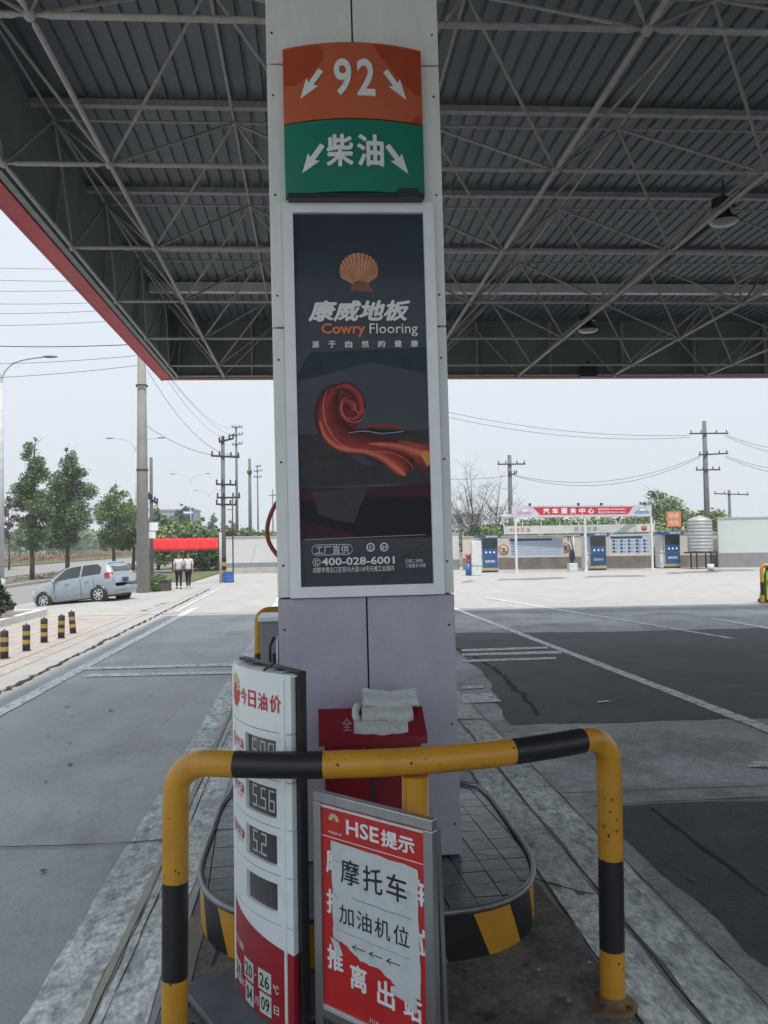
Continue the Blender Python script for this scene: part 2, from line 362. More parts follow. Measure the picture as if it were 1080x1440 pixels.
for (a, b, c, d) in ((700, 815, 790, 812), (820, 811, 905, 809), (930, 806, 1010, 803), (1000, 802, 1060, 801), (650, 818, 668, 816)):
    g = [G(a, b + 1.6), G(c, d + 2), G(c - 5, d - .3), G(a + 6, b - 1)]
    sheet('damp_patch', [q[:2] for q in g], 0.006, mat('damp_stain', (0.2, 0.19, 0.18), 0.7, world=True, scale=1), 0.5, 0.7)
for (x, y) in ((845, 989), (853, 988)):
    g = G(x, y); sheet('litter', [(g.x - .04, g.y - .03), (g.x + .05, g.y - .02), (g.x + .03, g.y + .04), (g.x - .03, g.y + .03)], 0.02, PRINTW)
for (x, y, r) in ((203, 859, .12), (210, 857, .09), (222, 852, .1), (229, 849, .13), (236, 847, .07)):
    g = G(x, y); sheet('stain', [(g.x + r * random.uniform(.6, 1.2) * math.cos(a * .7), g.y + r * random.uniform(.5, 1.1) * math.sin(a * .7)) for a in range(9)], 0.018, mat('oil_stain', (0.13, 0.12, 0.11), 0.8, world=True))
# walk verge beyond: grass strip and path kerb
M().prism([(-10.2, 44.2), (-6.6, 44.2), (-6.3, 110), (-10.2, 110)], -0.41, 0.06).build('grass_strip', grass_m, kind='structure')
sheet('pavement', [(-8, 60), (-5.6, 60), (-5.6, 110), (-8, 110)], -0.3, conc_sun)
# raised bed at the left
M().prism([(-9.9, -10), (-8.05, -10), (-8.05, 24.3), (-9.9, 24.3)], -0.41, 0.13).build('raised_bed', soil_m, kind='structure')
for (a, b, c, d) in ((-8.22, -8.0, -10, 24.3), (-10.0, -9.8, -10, 24.3), (-10.0, -8.0, 24.3, 24.55)):
    M().prism([(a, c), (b, c), (b, d), (a, d)], -0.41, 0.19).build('kerb', mat('white_kerb', (0.6, 0.61, 0.6), 0.7, var=0.15, spots=(0.3, 0.3, 0.3), world=True), kind='structure')

# oil drips, tyre scuffs and grime along the island foot
random.seed(21)
def blotch(m, x, y, r, z, n=11, e=1.0):
    m.face([(x + r * random.uniform(.6, 1.15) * math.cos(2 * math.pi * k / n), y + e * r * random.uniform(.6, 1.15) * math.sin(2 * math.pi * k / n), z) for k in range(n)])
q = M()
for k in range(150):
    x, y = random.choice(((random.uniform(-3.6, -1.4), random.uniform(3, 20)), (random.uniform(1.4, 6), random.uniform(3, 18)), (random.uniform(-.6, 1.3), random.uniform(2.4, 3.9))))
    blotch(q, x, y, random.uniform(.008, .035), .0152 + k * 3e-6)
q.build('oil_drips', mat('oil_drip', (0.05, 0.05, 0.052), .5, world=True), kind='stuff')
q = M()
for k in range(90):
    x, y = random.choice(((random.uniform(-3.6, -.6), random.uniform(3, 12)), (random.uniform(1.3, 5), random.uniform(3, 12)), (random.uniform(-.6, 1.4), random.uniform(2.4, 4))))
    blotch(q, x, y, random.uniform(.004, .012), .0162 + k * 3e-6, 6)
q.build('pale_grit', mat('pale_grit', (0.5, 0.5, 0.48), .8, world=True), kind='stuff')
# ---------------------------------------------------------------- canopy: space frame under a corrugated roof
steel = mat('truss_paint', (0.42, 0.43, 0.4), 0.6, var=0.2, scale=8, spots=(0.2, 0.17, 0.13), spotfac=0.35)
steel2 = mat('brace_paint', (0.36, 0.37, 0.345), 0.6, var=0.2, scale=8)
roofm = mat('roof_steel', (0.145, 0.168, 0.186), 0.55, var=0.12, scale=1.5, metal=0.1)
fasc_in = mat('fascia_backing', (0.2, 0.235, 0.24), 0.7, var=0.22, scale=0.8, spots=(0.06, 0.065, 0.06), spotfac=0.5, stretch=(1, 1, 0.3))
fasc_red = mat('fascia_red', (0.5, 0.035, 0.06), 0.5, var=0.2, scale=1.2, spots=(0.6, 0.2, 0.2), spotfac=0.35)
MOD = 2.48; ZB, ZT = 6.22, 7.37
X0, Y0 = -2.165, 6.235
XL, YN, YFAR, XR = -3.5, -3.2, 20.05, 14.6
can = thing('canopy', 'large petrol station canopy with white space-frame truss and red edge', 'canopy', (0.32, 5.1, 0))
def cloc(p): return (p[0] - 0.32, p[1] - 5.1, p[2])
XI = list(range(0, 7)); YI = list(range(-1, 6))          # bottom nodes
def bn(i, j): return (X0 + i * MOD, Y0 + j * MOD, ZB)
def tn(i, j): return (X0 + (i + .5) * MOD, Y0 + (j + .5) * MOD, ZT)
def member(L, r, m, name):
    q = M(); q.tube([(0, 0, 0), (0, 0, .09), (0, 0, .14), (0, 0, L - .14), (0, 0, L - .09), (0, 0, L)], [r * .55, r * .55, r, r, r * .55, r * .55], 8)
    return q.build(name, m)
first = {}
def put(kind, a, b, r, m):
    a = cloc(a); b = cloc(b); L = (Vector(b) - Vector(a)).length; key = (kind, round(L, 2))
    if key not in first:
        o = member(L, r, m, kind); o.parent = can; o.matrix_local = along(a, b); first[key] = o
    else: inst(first[key], can, along(a, b))
XB = XL + 0.2; YB = 19.8                                   # edge chords of the lower layer
def bx(i): return X0 + i * MOD if i >= 0 else XB
def by(j): return Y0 + j * MOD if j < 6 else YB
for j in YI + [6]:
    for i in [-1] + XI:
        if i < 6: put('lower_chord', (bx(i), by(j), ZB), (bx(i + 1), by(j), ZB), .028, steel)
        if j < 6: put('lower_chord', (bx(i), by(j), ZB), (bx(i), by(j + 1), ZB), .028, steel)
for j in range(-2, 5):
    for i in range(-1, 6):
        t = tn(i, j) if i >= 0 else (XL + .12 + .25, Y0 + (j + .5) * MOD, ZT)
        t = tn(i, j)
        if i == -1: t = (t[0] + 0.25, t[1], t[2])
        n = tn(i + 1, j); f = tn(i, j + 1)
        if i == -1: f = (f[0] + 0.25, f[1], f[2])
        if i < 5: put('upper_chord', t, n, .019, steel2)
        if j < 4: put('upper_chord', t, f, .019, steel2)
        for di in (0, 1):
            for dj in (0, 1):
                a = i + di; b = j + dj
                if b < -1: continue
                put('diagonal_brace', t, (bx(a), by(b), ZB), .019, steel2)
for i in range(-1, 6):                                     # far row leaning back onto the edge chord
    t = (X0 + (i + .5) * MOD + (0.25 if i == -1 else 0), YB - 0.35, ZT)
    put('diagonal_brace', t, (bx(i), YB, ZB), .019, steel2); put('diagonal_brace', t, (bx(i + 1), YB, ZB), .019, steel2)
    put('diagonal_brace', t, (bx(i), by(5), ZB), .019, steel2)
nb = M(); nb.sphere((0, 0, 0), .052, 10, 6); NB = None
for j in YI + [6]:
    for i in [-1] + XI:
        if NB is None: NB = nb.build('ball_node', steel, can); NB.location = cloc((bx(i), by(j), ZB))
        else: inst(NB, can, Matrix.Translation(cloc((bx(i), by(j), ZB))))
for j in range(-2, 5):
    for i in range(-1, 6):
        t = tn(i, j); t = (t[0] + (0.25 if i == -1 else 0), t[1], t[2])
        inst(NB, can, Matrix.Translation(cloc(t)) @ Matrix.Scale(.85, 4))
# the stretch behind the viewer, joined
rs = M()
for j in range(-3, -1):
    for i in XI:
        if i < 6: rs.tube([cloc(bn(i, j)), cloc(bn(i + 1, j))], .034, 5)
        rs.tube([cloc(bn(i, j)), cloc(bn(i, j + 1))], .034, 5)
        if i < 6 and j > -4:
            for a, b in ((i, j), (i + 1, j), (i, j + 1), (i + 1, j + 1)): rs.tube([cloc(tn(i, j)), cloc(bn(a, b))], .023, 5)
rs.build('truss_members', steel, can, kind='stuff')
# purlins and roof sheets
ZR = 7.66
pq = M(); pq.box(-9, 9, -.03, .03, .08, .16); pq.box(-9, 9, .03, .065, .15, .16); pq.box(-9, 9, .03, .065, .08, .09); PQ = pq.build('purlin', steel2, can)
PQ.location = cloc((5.55, tn(0, -1)[1], ZR - .18))
for j in list(range(-4, 5)) :
    for dy in (0,):
        y = tn(0, j)[1] + dy
        if abs(y - (Y0 - MOD / 2)) < .01 or y > 19.9: continue
        inst(PQ, can, Matrix.Translation(cloc((5.55, y, ZR - .18))) @ (Matrix.Identity(4) if dy == 0 else Matrix.Diagonal((1, .8, .6, 1)) @ Matrix.Translation((0, 0, .1))))
prof = []
for k in range(5):
    x = k * .2; prof += [(x, 0), (x + .135, 0), (x + .146, .035), (x + .184, .035), (x + .195, 0)]
prof.append((1.0, 0))
rr = M()
for a, b in zip(prof, prof[1:]):
    rr.face([(a[0], -.01, a[1]), (b[0], -.01, b[1]), (b[0], 4.97, b[1]), (a[0], 4.97, a[1])])
    rr.face([(a[0], 4.97, a[1] + .006), (b[0], 4.97, b[1] + .006), (b[0], -.01, b[1] + .006), (a[0], -.01, a[1] + .006)])
RRm = None
for jy in range(5):
    for ix in range(18):
        x = XL + ix * 1.0 + 0.01; y = YN + jy * 4.95; T = Matrix.Translation(cloc((x, y, ZR + (jy % 2) * .008)))
        if jy == 4: T = T @ Matrix.Diagonal((1, (YFAR - y) / 4.97, 1, 1))
        if RRm is None: RRm = rr.build('roof_sheet', roofm, can); RRm.matrix_local = T
        else: inst(RRm, can, T)
rt = M(); a = cloc((XL, YN, ZR + .08)); b = cloc((XR, YFAR, ZR + .12)); rt.box(a[0], b[0], a[1], b[1], a[2], b[2]); rt.build('roof_deck', roofm, can)
# fascia with red return along the bottom
def fas(name, x0, x1, y0, y1, z0, z1, m):
    a = cloc((x0, y0, z0)); b = cloc((x1, y1, z1)); q = M(); q.box(a[0], b[0], a[1], b[1], a[2], b[2]); return q.build(name, m, can)
Yp = YN
while Yp < YFAR - .1:
    y1 = min(Yp + 1.22, YFAR); fas('fascia_board', XL + random.uniform(-.004, .004), XL + .05, Yp + .0015, y1 - .0015, ZB + .02, 7.77, fasc_in); Yp = y1
Xp = XL + .06
while Xp < XR:
    x1 = min(Xp + 1.22, XR); fas('fascia_board', Xp + .0015, x1 - .0015, YFAR - .05, YFAR + random.uniform(-.004, .004), ZB + .02, 7.77, fasc_in); Xp = x1
fas('fascia_board', XL - .02, XR, YN - .05, YN, ZB, 7.75, fasc_in); fas('fascia_board', XR, XR + .05, YN, YFAR, ZB, 7.75, fasc_in)
fas('fascia_face', XL - .28, XL - .23, YN, YFAR + .25, ZB - .02, 7.8, fasc_red); fas('fascia_face', XL - .23, XR, YFAR + .12, YFAR + .17, ZB - .02, 7.8, fasc_red)
fas('fascia_soffit', XL - .23, XL, YN, YFAR + .05, ZB - .015, ZB + .012, fasc_red); fas('fascia_soffit', XL, XR, YFAR + .004, YFAR + .12, ZB - .015, ZB + .012, fasc_red)
q = M(); a = cloc((XL + .04, YN, ZB - .02)); b = cloc((XL + .12, YFAR, ZB + .05)); q.box(a[0], b[0], a[1], b[1], a[2], b[2])
q.build('edge_channel', mat('edge_channel', (0.2, 0.26, 0.25), .6), can)
q = M(); a = cloc((XL + .12, YFAR - .13, ZB - .02)); b = cloc((XR, YFAR - .06, ZB + .05)); q.box(a[0], b[0], a[1], b[1], a[2], b[2]); q.build('edge_channel', DRK, can)
fas('corner_post', XL + .05, XL + .14, YFAR - .14, YFAR - .05, ZB + .05, 7.7, fasc_in)
fas('light_purlin', XL + .1, XR, 16.9, 17.05, 7.42, 7.62, mat('white_beam', (0.7, 0.7, 0.68), .5))
for k in range(8):
    q = M(); x = XL + 2 + 1.9 * k; a = cloc((x, YFAR - .16, ZB + .05)); b = cloc((x + .05, YFAR - .06, 7.6)); q.box(a[0], b[0], a[1], b[1], a[2], b[2]); q.build('fascia_post', steel2, can)
for k in range(9):
    q = M(); y = YN + 1.5 + 2.48 * k; a = cloc((XL + .06, y, ZB + .05))
    q.bar(cloc((XL + .1, y, ZB + .05)), cloc((XL + .1, y + .45, 7.55)), .03, .03); q.build('fascia_post', steel2, can)
# lamps hung under the frame
def canopy_lamp(p, label):
    t = thing('canopy_lamp', label, 'lamp', p, 0.5, 'lamps under the canopy')
    q = M(); q.lathe([(.001, .2), (.08, .2), (.1, .12), (.2, .02), (.215, 0)], n=18); q.build('lamp_housing', DRK, t)
    q = M(); q.lathe([(.205, -.005), (.17, -.04), (.08, -.06), (.001, -.065)], n=18); q.build('lamp_glass', mat('lamp_glass', (0.4, 0.43, 0.43), .25), t)
    q = M(); q.box(-.14, .14, -.1, .1, .2, .34); q.build('ballast_box', DRK, t)
    q = M(); q.tube([(0, 0, .34), (0, 0, .62)], .015, 8); q.build('hanger_rod', DRK, t)
canopy_lamp(D(1018, 312, 11.2), 'round floodlight hanging under the canopy at the right, nearer of the two')
canopy_lamp(D(827, 464, 16.2), 'small round floodlight under the canopy, farther one, lens pale')
t = thing('loudspeaker', 'small black box speaker on the far edge of the canopy', 'speaker', D(827, 531, 19.55))
q = M(); q.box(-.2, .2, -.12, .12, 0, .3); q.build('cabinet', BLK, t, bevel=.01); q = M(); q.box(-.17, .17, -.135, -.122, .03, .27); q.build('grille', DRK, t)
q = M(); q.box(-.03, .03, -.02, .02, .3, .42); q.build('bracket', DRK, t)
a = D(850, 432, 15.6); b = D(1003, 312, 11.3)
q = M(); q.tube([a, b], .028, 8); tag(q.build('conduit_pipe', DRK), 'dark conduit pipe running up to the nearer canopy floodlight', 'pipe')
# ---------------------------------------------------------------- island
IY0, IY1, IXC, IW, IZ = 3.9, 5.98, 0.28, 0.94, 0.24
def outline(off=0.0):
    """plan of the wide end: near-flat bowed nose, straight sides, shoulders turning in"""
    w = IW - off; pts = []
    pts += [(IXC + w, 5.6), (IXC + w - .03, 5.86 - off), (IXC + w - .14, 5.96 - off)]
    pts += [(IXC - w + .14, 5.96 - off), (IXC - w + .03, 5.86 - off), (IXC - w, 5.6)]
    n = 40
    for k in range(n + 1):
        a = math.pi * (1 + k / n); ex = .55
        cx = abs(math.cos(a)) ** ex * (1 if math.cos(a) > 0 else -1); sy = abs(math.sin(a)) ** .85
        pts.append((IXC + w * cx, 4.75 - (4.75 - IY0 - off) * sy))
    return pts
isl = thing('pump_island', 'raised tiled pump island with yellow and black striped kerb around the column', 'island', (IXC, 5.0, 0))
def il(p, z=None): return (p[0] - IXC, p[1] - 5.0, z if z is not None else p[2])
O = outline()
q = M(); q.prism([il(p, 0)[:2] for p in outline(.012)], 0.0, IZ - .03); q.build('core', apron_m, isl)
# striped kerb face: leaning stripes cut at every change of colour
per = [0]; 
for i in range(len(O)): per.append(per[-1] + (Vector(O[(i + 1) % len(O)]) - Vector(O[i])).length)
def at_s(s):
    s %= per[-1]
    for i in range(len(O)):
        if s <= per[i + 1]:
            a = Vector(O[i]); b = Vector(O[(i + 1) % len(O)]); return a.lerp(b, (s - per[i]) / max(1e-6, per[i + 1] - per[i]))
q = M(); nst = int(per[-1] / 0.215) // 2 * 2; W = per[-1] / nst
for k in range(nst):
    q.cur = k % 2
    for s in range(8):
        s0 = k * W + s * W / 8; s1 = s0 + W / 8; ln = -.09
        pass
        for v0, v1 in ((0, .5), (.5, 1)):
            e0, e1, g0, g1 = at_s(s0 + ln * v0), at_s(s1 + ln * v0), at_s(s0 + ln * v1), at_s(s1 + ln * v1); h0, h1 = (IZ - .02) * v0, (IZ - .02) * v1
            q.face([il(g1, h1), il(g0, h1), il(e0, h0), il(e1, h0)])
q.build('striped_kerb', [YEL, BLK], isl)
q = M(); q.tube([il(p, IZ + .004) for p in O] + [il(O[0], IZ + .004)], .017, 8, caps=False)
q.build('steel_rim', mat('galvanised_rim', (0.24, 0.25, 0.27), .4, metal=.5, var=.3, spots=(0.1, 0.06, 0.04)), isl)
# tiles clipped to the outline
tile_m = mat('grey_tile', (0.14, 0.17, 0.18), .26, var=.35, scale=5, col2=(0.1, 0.115, 0.125), spots=(0.03, 0.03, 0.03), spotfac=.6, bump=.12, bscale=12, world=True)
def clip(poly, O):
    out = poly
    for i in range(len(O)):
        a = Vector(O[i]); b = Vector(O[(i + 1) % len(O)]); e = b - a
        if e.length < 1e-6: continue
        side = lambda p: e.x * (p[1] - a.y) - e.y * (p[0] - a.x)
        res = []
        for k in range(len(out)):
            p, r = out[k], out[(k + 1) % len(out)]; sp, sr = side(p), side(r)
            if sp >= 0: res.append(p)
            if (sp >= 0) != (sr >= 0):
                t = sp / (sp - sr); res.append((p[0] + (r[0] - p[0]) * t, p[1] + (r[1] - p[1]) * t))
        out = res
        if len(out) < 3: return []
    return out
Oc = outline(.02)
T0 = .15; ang = rad(4)
for iy in range(-8, 9):
    for ix in range(-8, 9):
        cx, cy = IXC + ix * T0, 4.95 + iy * T0
        x0, x1, y0, y1 = ix * T0 + .003, (ix + 1) * T0 - .003, iy * T0 + .003, (iy + 1) * T0 - .003
        poly = [(IXC + x * math.cos(ang) - y * math.sin(ang), 4.95 + x * math.sin(ang) + y * math.cos(ang)) for x, y in ((x0, y0), (x1, y0), (x1, y1), (x0, y1))]
        c = clip(poly, Oc)
        if len(c) < 3: continue
        if all(-.15 < p[0] < .8 and p[1] > 4.7 for p in c): continue       # under the column
        h = random.uniform(-.002, .002); q = M()
        q.prism([il(p, 0)[:2] for p in c], IZ - .03, IZ - .006 + h); q.build('tile', tile_m, isl)
# narrow middle of the island behind the column
q = M(); q.prism([(-.2, 5.9), (.85, 5.9), (.85, 11.0), (-.2, 11.0)], 0, IZ - .01); q.T = None
o = q.build('island_middle', mat('island_concrete', (0.2, 0.2, 0.2), .8, world=True)); o['kind'] = 'structure'

# ---------------------------------------------------------------- column and its cladding
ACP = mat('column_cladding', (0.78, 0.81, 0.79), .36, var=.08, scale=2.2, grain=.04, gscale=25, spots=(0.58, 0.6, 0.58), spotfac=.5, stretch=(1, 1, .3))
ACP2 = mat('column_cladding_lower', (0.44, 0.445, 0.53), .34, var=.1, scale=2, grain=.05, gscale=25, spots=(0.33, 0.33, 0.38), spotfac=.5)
CW0, CW1, CY, CD = -.51, .51, 0.0, 1.0
LEAN = rad(-0.55)
col = thing('canopy_column', 'square grey metal-clad column carrying the canopy', 'column', (.317, 4.6, IZ), rot=(0, LEAN, 0))
z841, z459, z92 = 1.737 - IZ, 3.305 - IZ, 4.87 - IZ
q = M(); q.box(CW0 + .03, CW1 - .03, .03, CD - .03, 0, 7.3); q.build('core', DRK, col)
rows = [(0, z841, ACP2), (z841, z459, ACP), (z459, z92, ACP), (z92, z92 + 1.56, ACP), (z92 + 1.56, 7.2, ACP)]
g = .005
for z0, z1, m in rows:
    for xa, xb in ((CW0, 0), (0, CW1)):
        q = M(); q.box(xa + (g if xa else 0) + (0 if xa else g), xb - (g if xb == 0 else 0), 0, .028, z0 + g, z1 - g); q.build('cladding_panel', m, col, bevel=.003)
        q = M(); q.box(xa + (0 if xa else g), xb - (g if xb == 0 else 0), CD - .028, CD, z0 + g, z1 - g); q.build('cladding_panel', m, col)
    for xs, s in ((CW0, 1), (CW1, -1)):
        q = M(); q.box(min(xs, xs + s * .028), max(xs, xs + s * .028), .03, CD - .03, z0 + g, z1 - g); q.build('cladding_panel', m, col)
rv = M(); rv.lathe([(.007, 0), (.006, -.004), (.001, -.005)], n=8, axis='y'); RV = None
for z0, z1, m in rows[:4]:
    for zz in (.12, .5, .88):
        for x in (CW0 + .035, CW1 - .035):
            T = Matrix.Translation((x, 0, z0 + (z1 - z0) * zz))
            if RV is None: RV = rv.build('rivet', DRK, col); RV.matrix_local = T
            else: inst(RV, col, T)

def on_col(name, label, cat, x, y, z):       # a thing fixed to the column: its own top-level object, same lean
    p = col.matrix_basis if False else Matrix.Translation(col.location) @ Matrix.Rotation(LEAN, 4, 'Y')
    t = thing(name, label, cat, p @ Vector((x, y, z)), rot=(0, LEAN, 0)); return t
# bowed fuel signs
def bow(u, hw, sag): return -sag * (1 - (u / hw) ** 2)
def fuel_sign(name, label, z0, z1, w, colr, col_dark, chars, blob):
    t = on_col(name, label, 'sign', -.008, 0, z0); h = z1 - z0; hw = w / 2; sag = .075
    F = lambda u, v, d=0: (u, bow(u, hw, sag) - .055 - d, v)
    q = M(); q.smooth = True; n = 24
    for k in range(n):
        a, b = -hw + w * k / n, -hw + w * (k + 1) / n
        q.face([F(a, 0), F(b, 0), F(b, h), F(a, h)])
    q.smooth = False
    for v in (0, h): 
        r = [F(-hw + w * k / n, v) for k in range(n + 1)] + [(hw, -.004, v), (-hw, -.004, v)]; q.face(r if v else r[::-1])
    q.face([F(-hw, 0), F(-hw, h), (-hw, -.004, h), (-hw, -.004, 0)]); q.face([F(hw, h), F(hw, 0), (hw, -.004, 0), (hw, -.004, h)])
    q.build('panel', colr, t)
    for pts in blob:                          # paler / darker printed fields
        q = M(); P2 = []
        for i, p in enumerate(pts):
            r = pts[(i + 1) % len(pts)]
            for k in range(6): P2.append((p[0] + (r[0] - p[0]) * k / 6, p[1] + (r[1] - p[1]) * k / 6))
        cx = sum(p[0] for p in P2) / len(P2); cy = sum(p[1] for p in P2) / len(P2)
        for i in range(len(P2)):
            a, b = P2[i], P2[(i + 1) % len(P2)]
            for s0, s1 in ((0, .5), (.5, 1)):
                L = lambda p, s: F(cx + (p[0] - cx) * s, cy + (p[1] - cy) * s, .0015)
                q.face([L(a, s0), L(b, s0), L(b, s1), L(a, s1)])
        q.build('printed_field', col_dark, t)
    for body, u0, u1, v0, v1, bold in chars:
        q = M(); q.text(body, u0, u1, v0, v1, lambda u, v, d: F(u, v, d + .002), bold=bold, th=.006, res=4); q.build('character', PRINTW, t)
    for sx in (-1, 1):                        # arrows pointing down and outwards
        q = M(); cu, cv = sx * (hw - .16), h * .47
        A = [(-.016, .095), (.016, .095), (.016, -.0), (.042, .012), (0, -.1), (-.042, .012), (-.016, 0)]
        an = rad(38) * sx
        pt = [(cu + x * math.cos(an) - y * math.sin(an), cv + x * math.sin(an) + y * math.cos(an)) for x, y in A]
        a = [F(u, v, .002) for u, v in pt]; b = [F(u, v, .008) for u, v in pt]
        for tri in ((0, 1, 2, 6), (2, 3, 4), (2, 4, 6), (6, 4, 5)): q.face([b[i] for i in tri])
        for i in range(7): q.face([a[i], a[(i + 1) % 7], b[(i + 1) % 7], b[i]])
        q.build('arrow', PRINTW, t)
    return t
orange = mat('orange_panel', (0.52, 0.115, 0.05), .38, var=.06, scale=3)
orange_d = mat('orange_print', (0.4, 0.06, 0.022), .38, var=.06, scale=3)
green = mat('green_panel', (0.009, 0.19, 0.13), .35, var=.1, scale=3)
fuel_sign('fuel_sign', 'bowed orange sign reading 92 with two arrows at the top of the column', 4.48 - IZ, 4.925 - IZ, .81, orange, orange_d,
          [('9', -.112, -.012, .13, .345, .02), ('2', .02, .125, .13, .345, .02)],
          [[(-.4, .22), (-.33, .215), (-.25, .26), (-.18, .34), (-.17, .4), (-.2, .435), (-.4, .435)], [(.12, .435), (.15, .38), (.22, .3), (.3, .22), (.36, .17), (.4, .17), (.4, .435)], [(.33, .0), (.4, .0), (.4, .045), (.36, .045)]])
fuel_sign('fuel_sign', 'bowed green sign with two white Chinese characters and arrows, below the orange one', 4.055 - IZ, 4.472 - IZ, .81, green, green,
          [('柴', -.165, -.01, .14, .33, .07), ('油', .01, .165, .14, .33, .07)], [])
t = on_col('sign_mount', 'dark mounting strip under the green sign', 'bracket', -.008, 0, 4.022 - IZ)
q = M(); q.box(-.39, .39, -.11, 0, 0, .03); q.box(.24, .36, -.13, -.11, .0, .05); q.build('strip', BLK, t)

# poster in its aluminium frame
PW, PH, PZ = .885, 2.288, 1.739 - IZ
fr = on_col('poster_frame', 'tall silver-framed flooring advertisement poster on the column', 'poster', .006, 0, PZ)
fw = .062
def mitre(name, a, b, c, d):
    q = M(); y0, y1 = -.008, -.045
    A = [(p[0], y1, p[1]) for p in (a, b, c, d)]; q.face(A)
    B = [(p[0], y0, p[1]) for p in (a, b, c, d)]
    for i in range(4): q.face([B[i], B[(i + 1) % 4], A[(i + 1) % 4], A[i]])
    return q.build(name, ALU, fr, bevel=.006)
L, Rr, Bt, Tp = -PW / 2, PW / 2, 0, PH
mitre('frame_rail', (L, Bt), (Rr, Bt), (Rr - fw, fw), (L + fw, fw)); mitre('frame_rail', (L, Tp), (L + fw, Tp - fw), (Rr - fw, Tp - fw), (Rr, Tp))
mitre('frame_rail', (L, Bt), (L + fw, fw), (L + fw, Tp - fw), (L, Tp)); mitre('frame_rail', (Rr, Bt), (Rr, Tp), (Rr - fw, Tp - fw), (Rr - fw, fw))
pm = mat('poster_print', (0.036, 0.055, 0.075), .3, var=.3, scale=1.2, col2=(0.018, 0.024, 0.034), coat=.2, spec=.3)
q = M(); q.box(L + fw - .01, Rr - fw + .01, -.016, -.004, fw - .01, Tp - fw + .01)
q.build('poster_sheet', pm, fr)
# a point of the photographed poster -> a point of the poster plane
def U(px, py):
    t_ = (py - 297) / (826 - 297); x0 = 410.5 + 5 * t_; x1 = 602 + 8 * t_
    return (L + fw + (px - x0) / (x1 - x0) * (PW - 2 * fw), Tp - fw - t_ * (PH - 2 * fw))
lay = [0]
def pr(name, pts, m, order=None):
    lay[0] += 1; y = -.0165 - .0004 * (order if order is not None else lay[0])
    q = M()
    if isinstance(pts[0][0], (tuple, list)):
        for f in pts: q.face([(U(*p)[0], y, U(*p)[1]) for p in f])
    else: q.face([(U(*p)[0], y, U(*p)[1]) for p in pts])
    return q.build(name, m, fr)
def z8(pts): return [(380 + x / 3.4286, 440 + y / 3.4286) for x, y in pts]
def spline(pts, n=8):
    out = []
    for i in range(len(pts) - 1):
        p0 = pts[max(i - 1, 0)]; p1 = pts[i]; p2 = pts[i + 1]; p3 = pts[min(i + 2, len(pts) - 1)]
        for k in range(n):
            t = k / n
            out.append(tuple(.5 * ((2 * p1[j]) + (-p0[j] + p2[j]) * t + (2 * p0[j] - 5 * p1[j] + 4 * p2[j] - p3[j]) * t * t + (-p0[j] + 3 * p1[j] - 3 * p2[j] + p3[j]) * t ** 3) for j in range(len(p1))))
    out.append(tuple(pts[-1])); return out
def stroke(pts):                      # (x, y, width) -> quads of a tapering band
    s = spline(pts); q = []; E = []
    for i, p in enumerate(s):
        a = Vector(s[max(i - 1, 0)][:2]); b = Vector(s[min(i + 1, len(s) - 1)][:2]); d = (b - a).normalized(); n = Vector((-d.y, d.x)) * max(.2, p[2]) / 2
        E.append((Vector(p[:2]) + n, Vector(p[:2]) - n))
    for a, b in zip(E, E[1:]): q.append(z8([a[0], b[0], b[1], a[1]]))
    return q
pc = lambda n, c: mat('print_' + n, c, .4, var=.22, scale=14, coat=.1, spec=.2)
pr('painted_reflection', z8([(112, 590), (785, 575), (790, 850), (560, 835), (122, 850)]), pc('haze', (0.04, 0.037, 0.042)), 1)  # grey band: reflected surroundings painted flat into the poster colour
pr('painted_reflection', z8([(180, 190), (770, 170), (770, 300), (480, 240), (250, 300), (115, 330), (115, 300)]), pc('bluereflection', (0.02, 0.036, 0.05)), 1)  # bluish reflection in the glossy film, painted into the colour as well
pr('poster_shape', z8([(122, 850), (560, 850), (790, 835), (800, 1100), (430, 1100), (125, 1100)]), pc('maroon', (0.05, 0.008, 0.028)), 2)  # flat maroon, near-black and grey shapes across the lower poster
pr('poster_shape', z8([(125, 905), (205, 925), (215, 980), (300, 1010), (390, 1025), (430, 900), (795, 905), (798, 1095), (420, 1095), (330, 1060), (126, 1000)]), pc('darkshape', (0.008, 0.006, 0.013)), 3)
pr('poster_shape', z8([(185, 868), (330, 858), (470, 840), (430, 930), (390, 1022), (300, 1005), (212, 978)]), pc('greyshape', (0.045, 0.047, 0.052)), 4)
# violin head
dk, rd, md, hi = pc('darkred', (0.12, 0.014, 0.014)), pc('red', (0.3, 0.035, 0.025)), pc('coral', (0.5, 0.1, 0.06)), pc('pinkline', (0.6, 0.2, 0.16))
def shaded(pts, lo, hi_, o0, shift=(0, 0), n=8, tag_='a'):
    """a band printed in narrowing, brightening layers: reads as a rounded carved form"""
    for k in range(n):
        f = k / (n - 1); w_ = 1 - .88 * f
        c = tuple(lo[i] + (hi_[i] - lo[i]) * f ** 1.3 for i in range(3))
        pr('printed_scroll', stroke([(x + shift[0] * f * w, y + shift[1] * f * w, w * w_) for x, y, w in pts]), pc('%s_%d' % (tag_, k), c), o0 + k * .12)
DK_, RD_, CO_ = (0.06, 0.008, 0.012), (0.36, 0.035, 0.03), (0.75, 0.2, 0.12)
shaded([(560, 640, 30), (640, 655, 70), (720, 690, 120), (790, 715, 170)], (0.12, 0.014, 0.014), (0.6, 0.13, 0.06), 5, (-.1, -.15), 8, 'neck')
pr('printed_scroll', stroke([(318, 400, 60), (335, 440, 150), (345, 490, 190), (350, 545, 150), (380, 590, 110), (420, 615, 60)]), pc('hollow', (0.17, 0.018, 0.022)), 5.6)
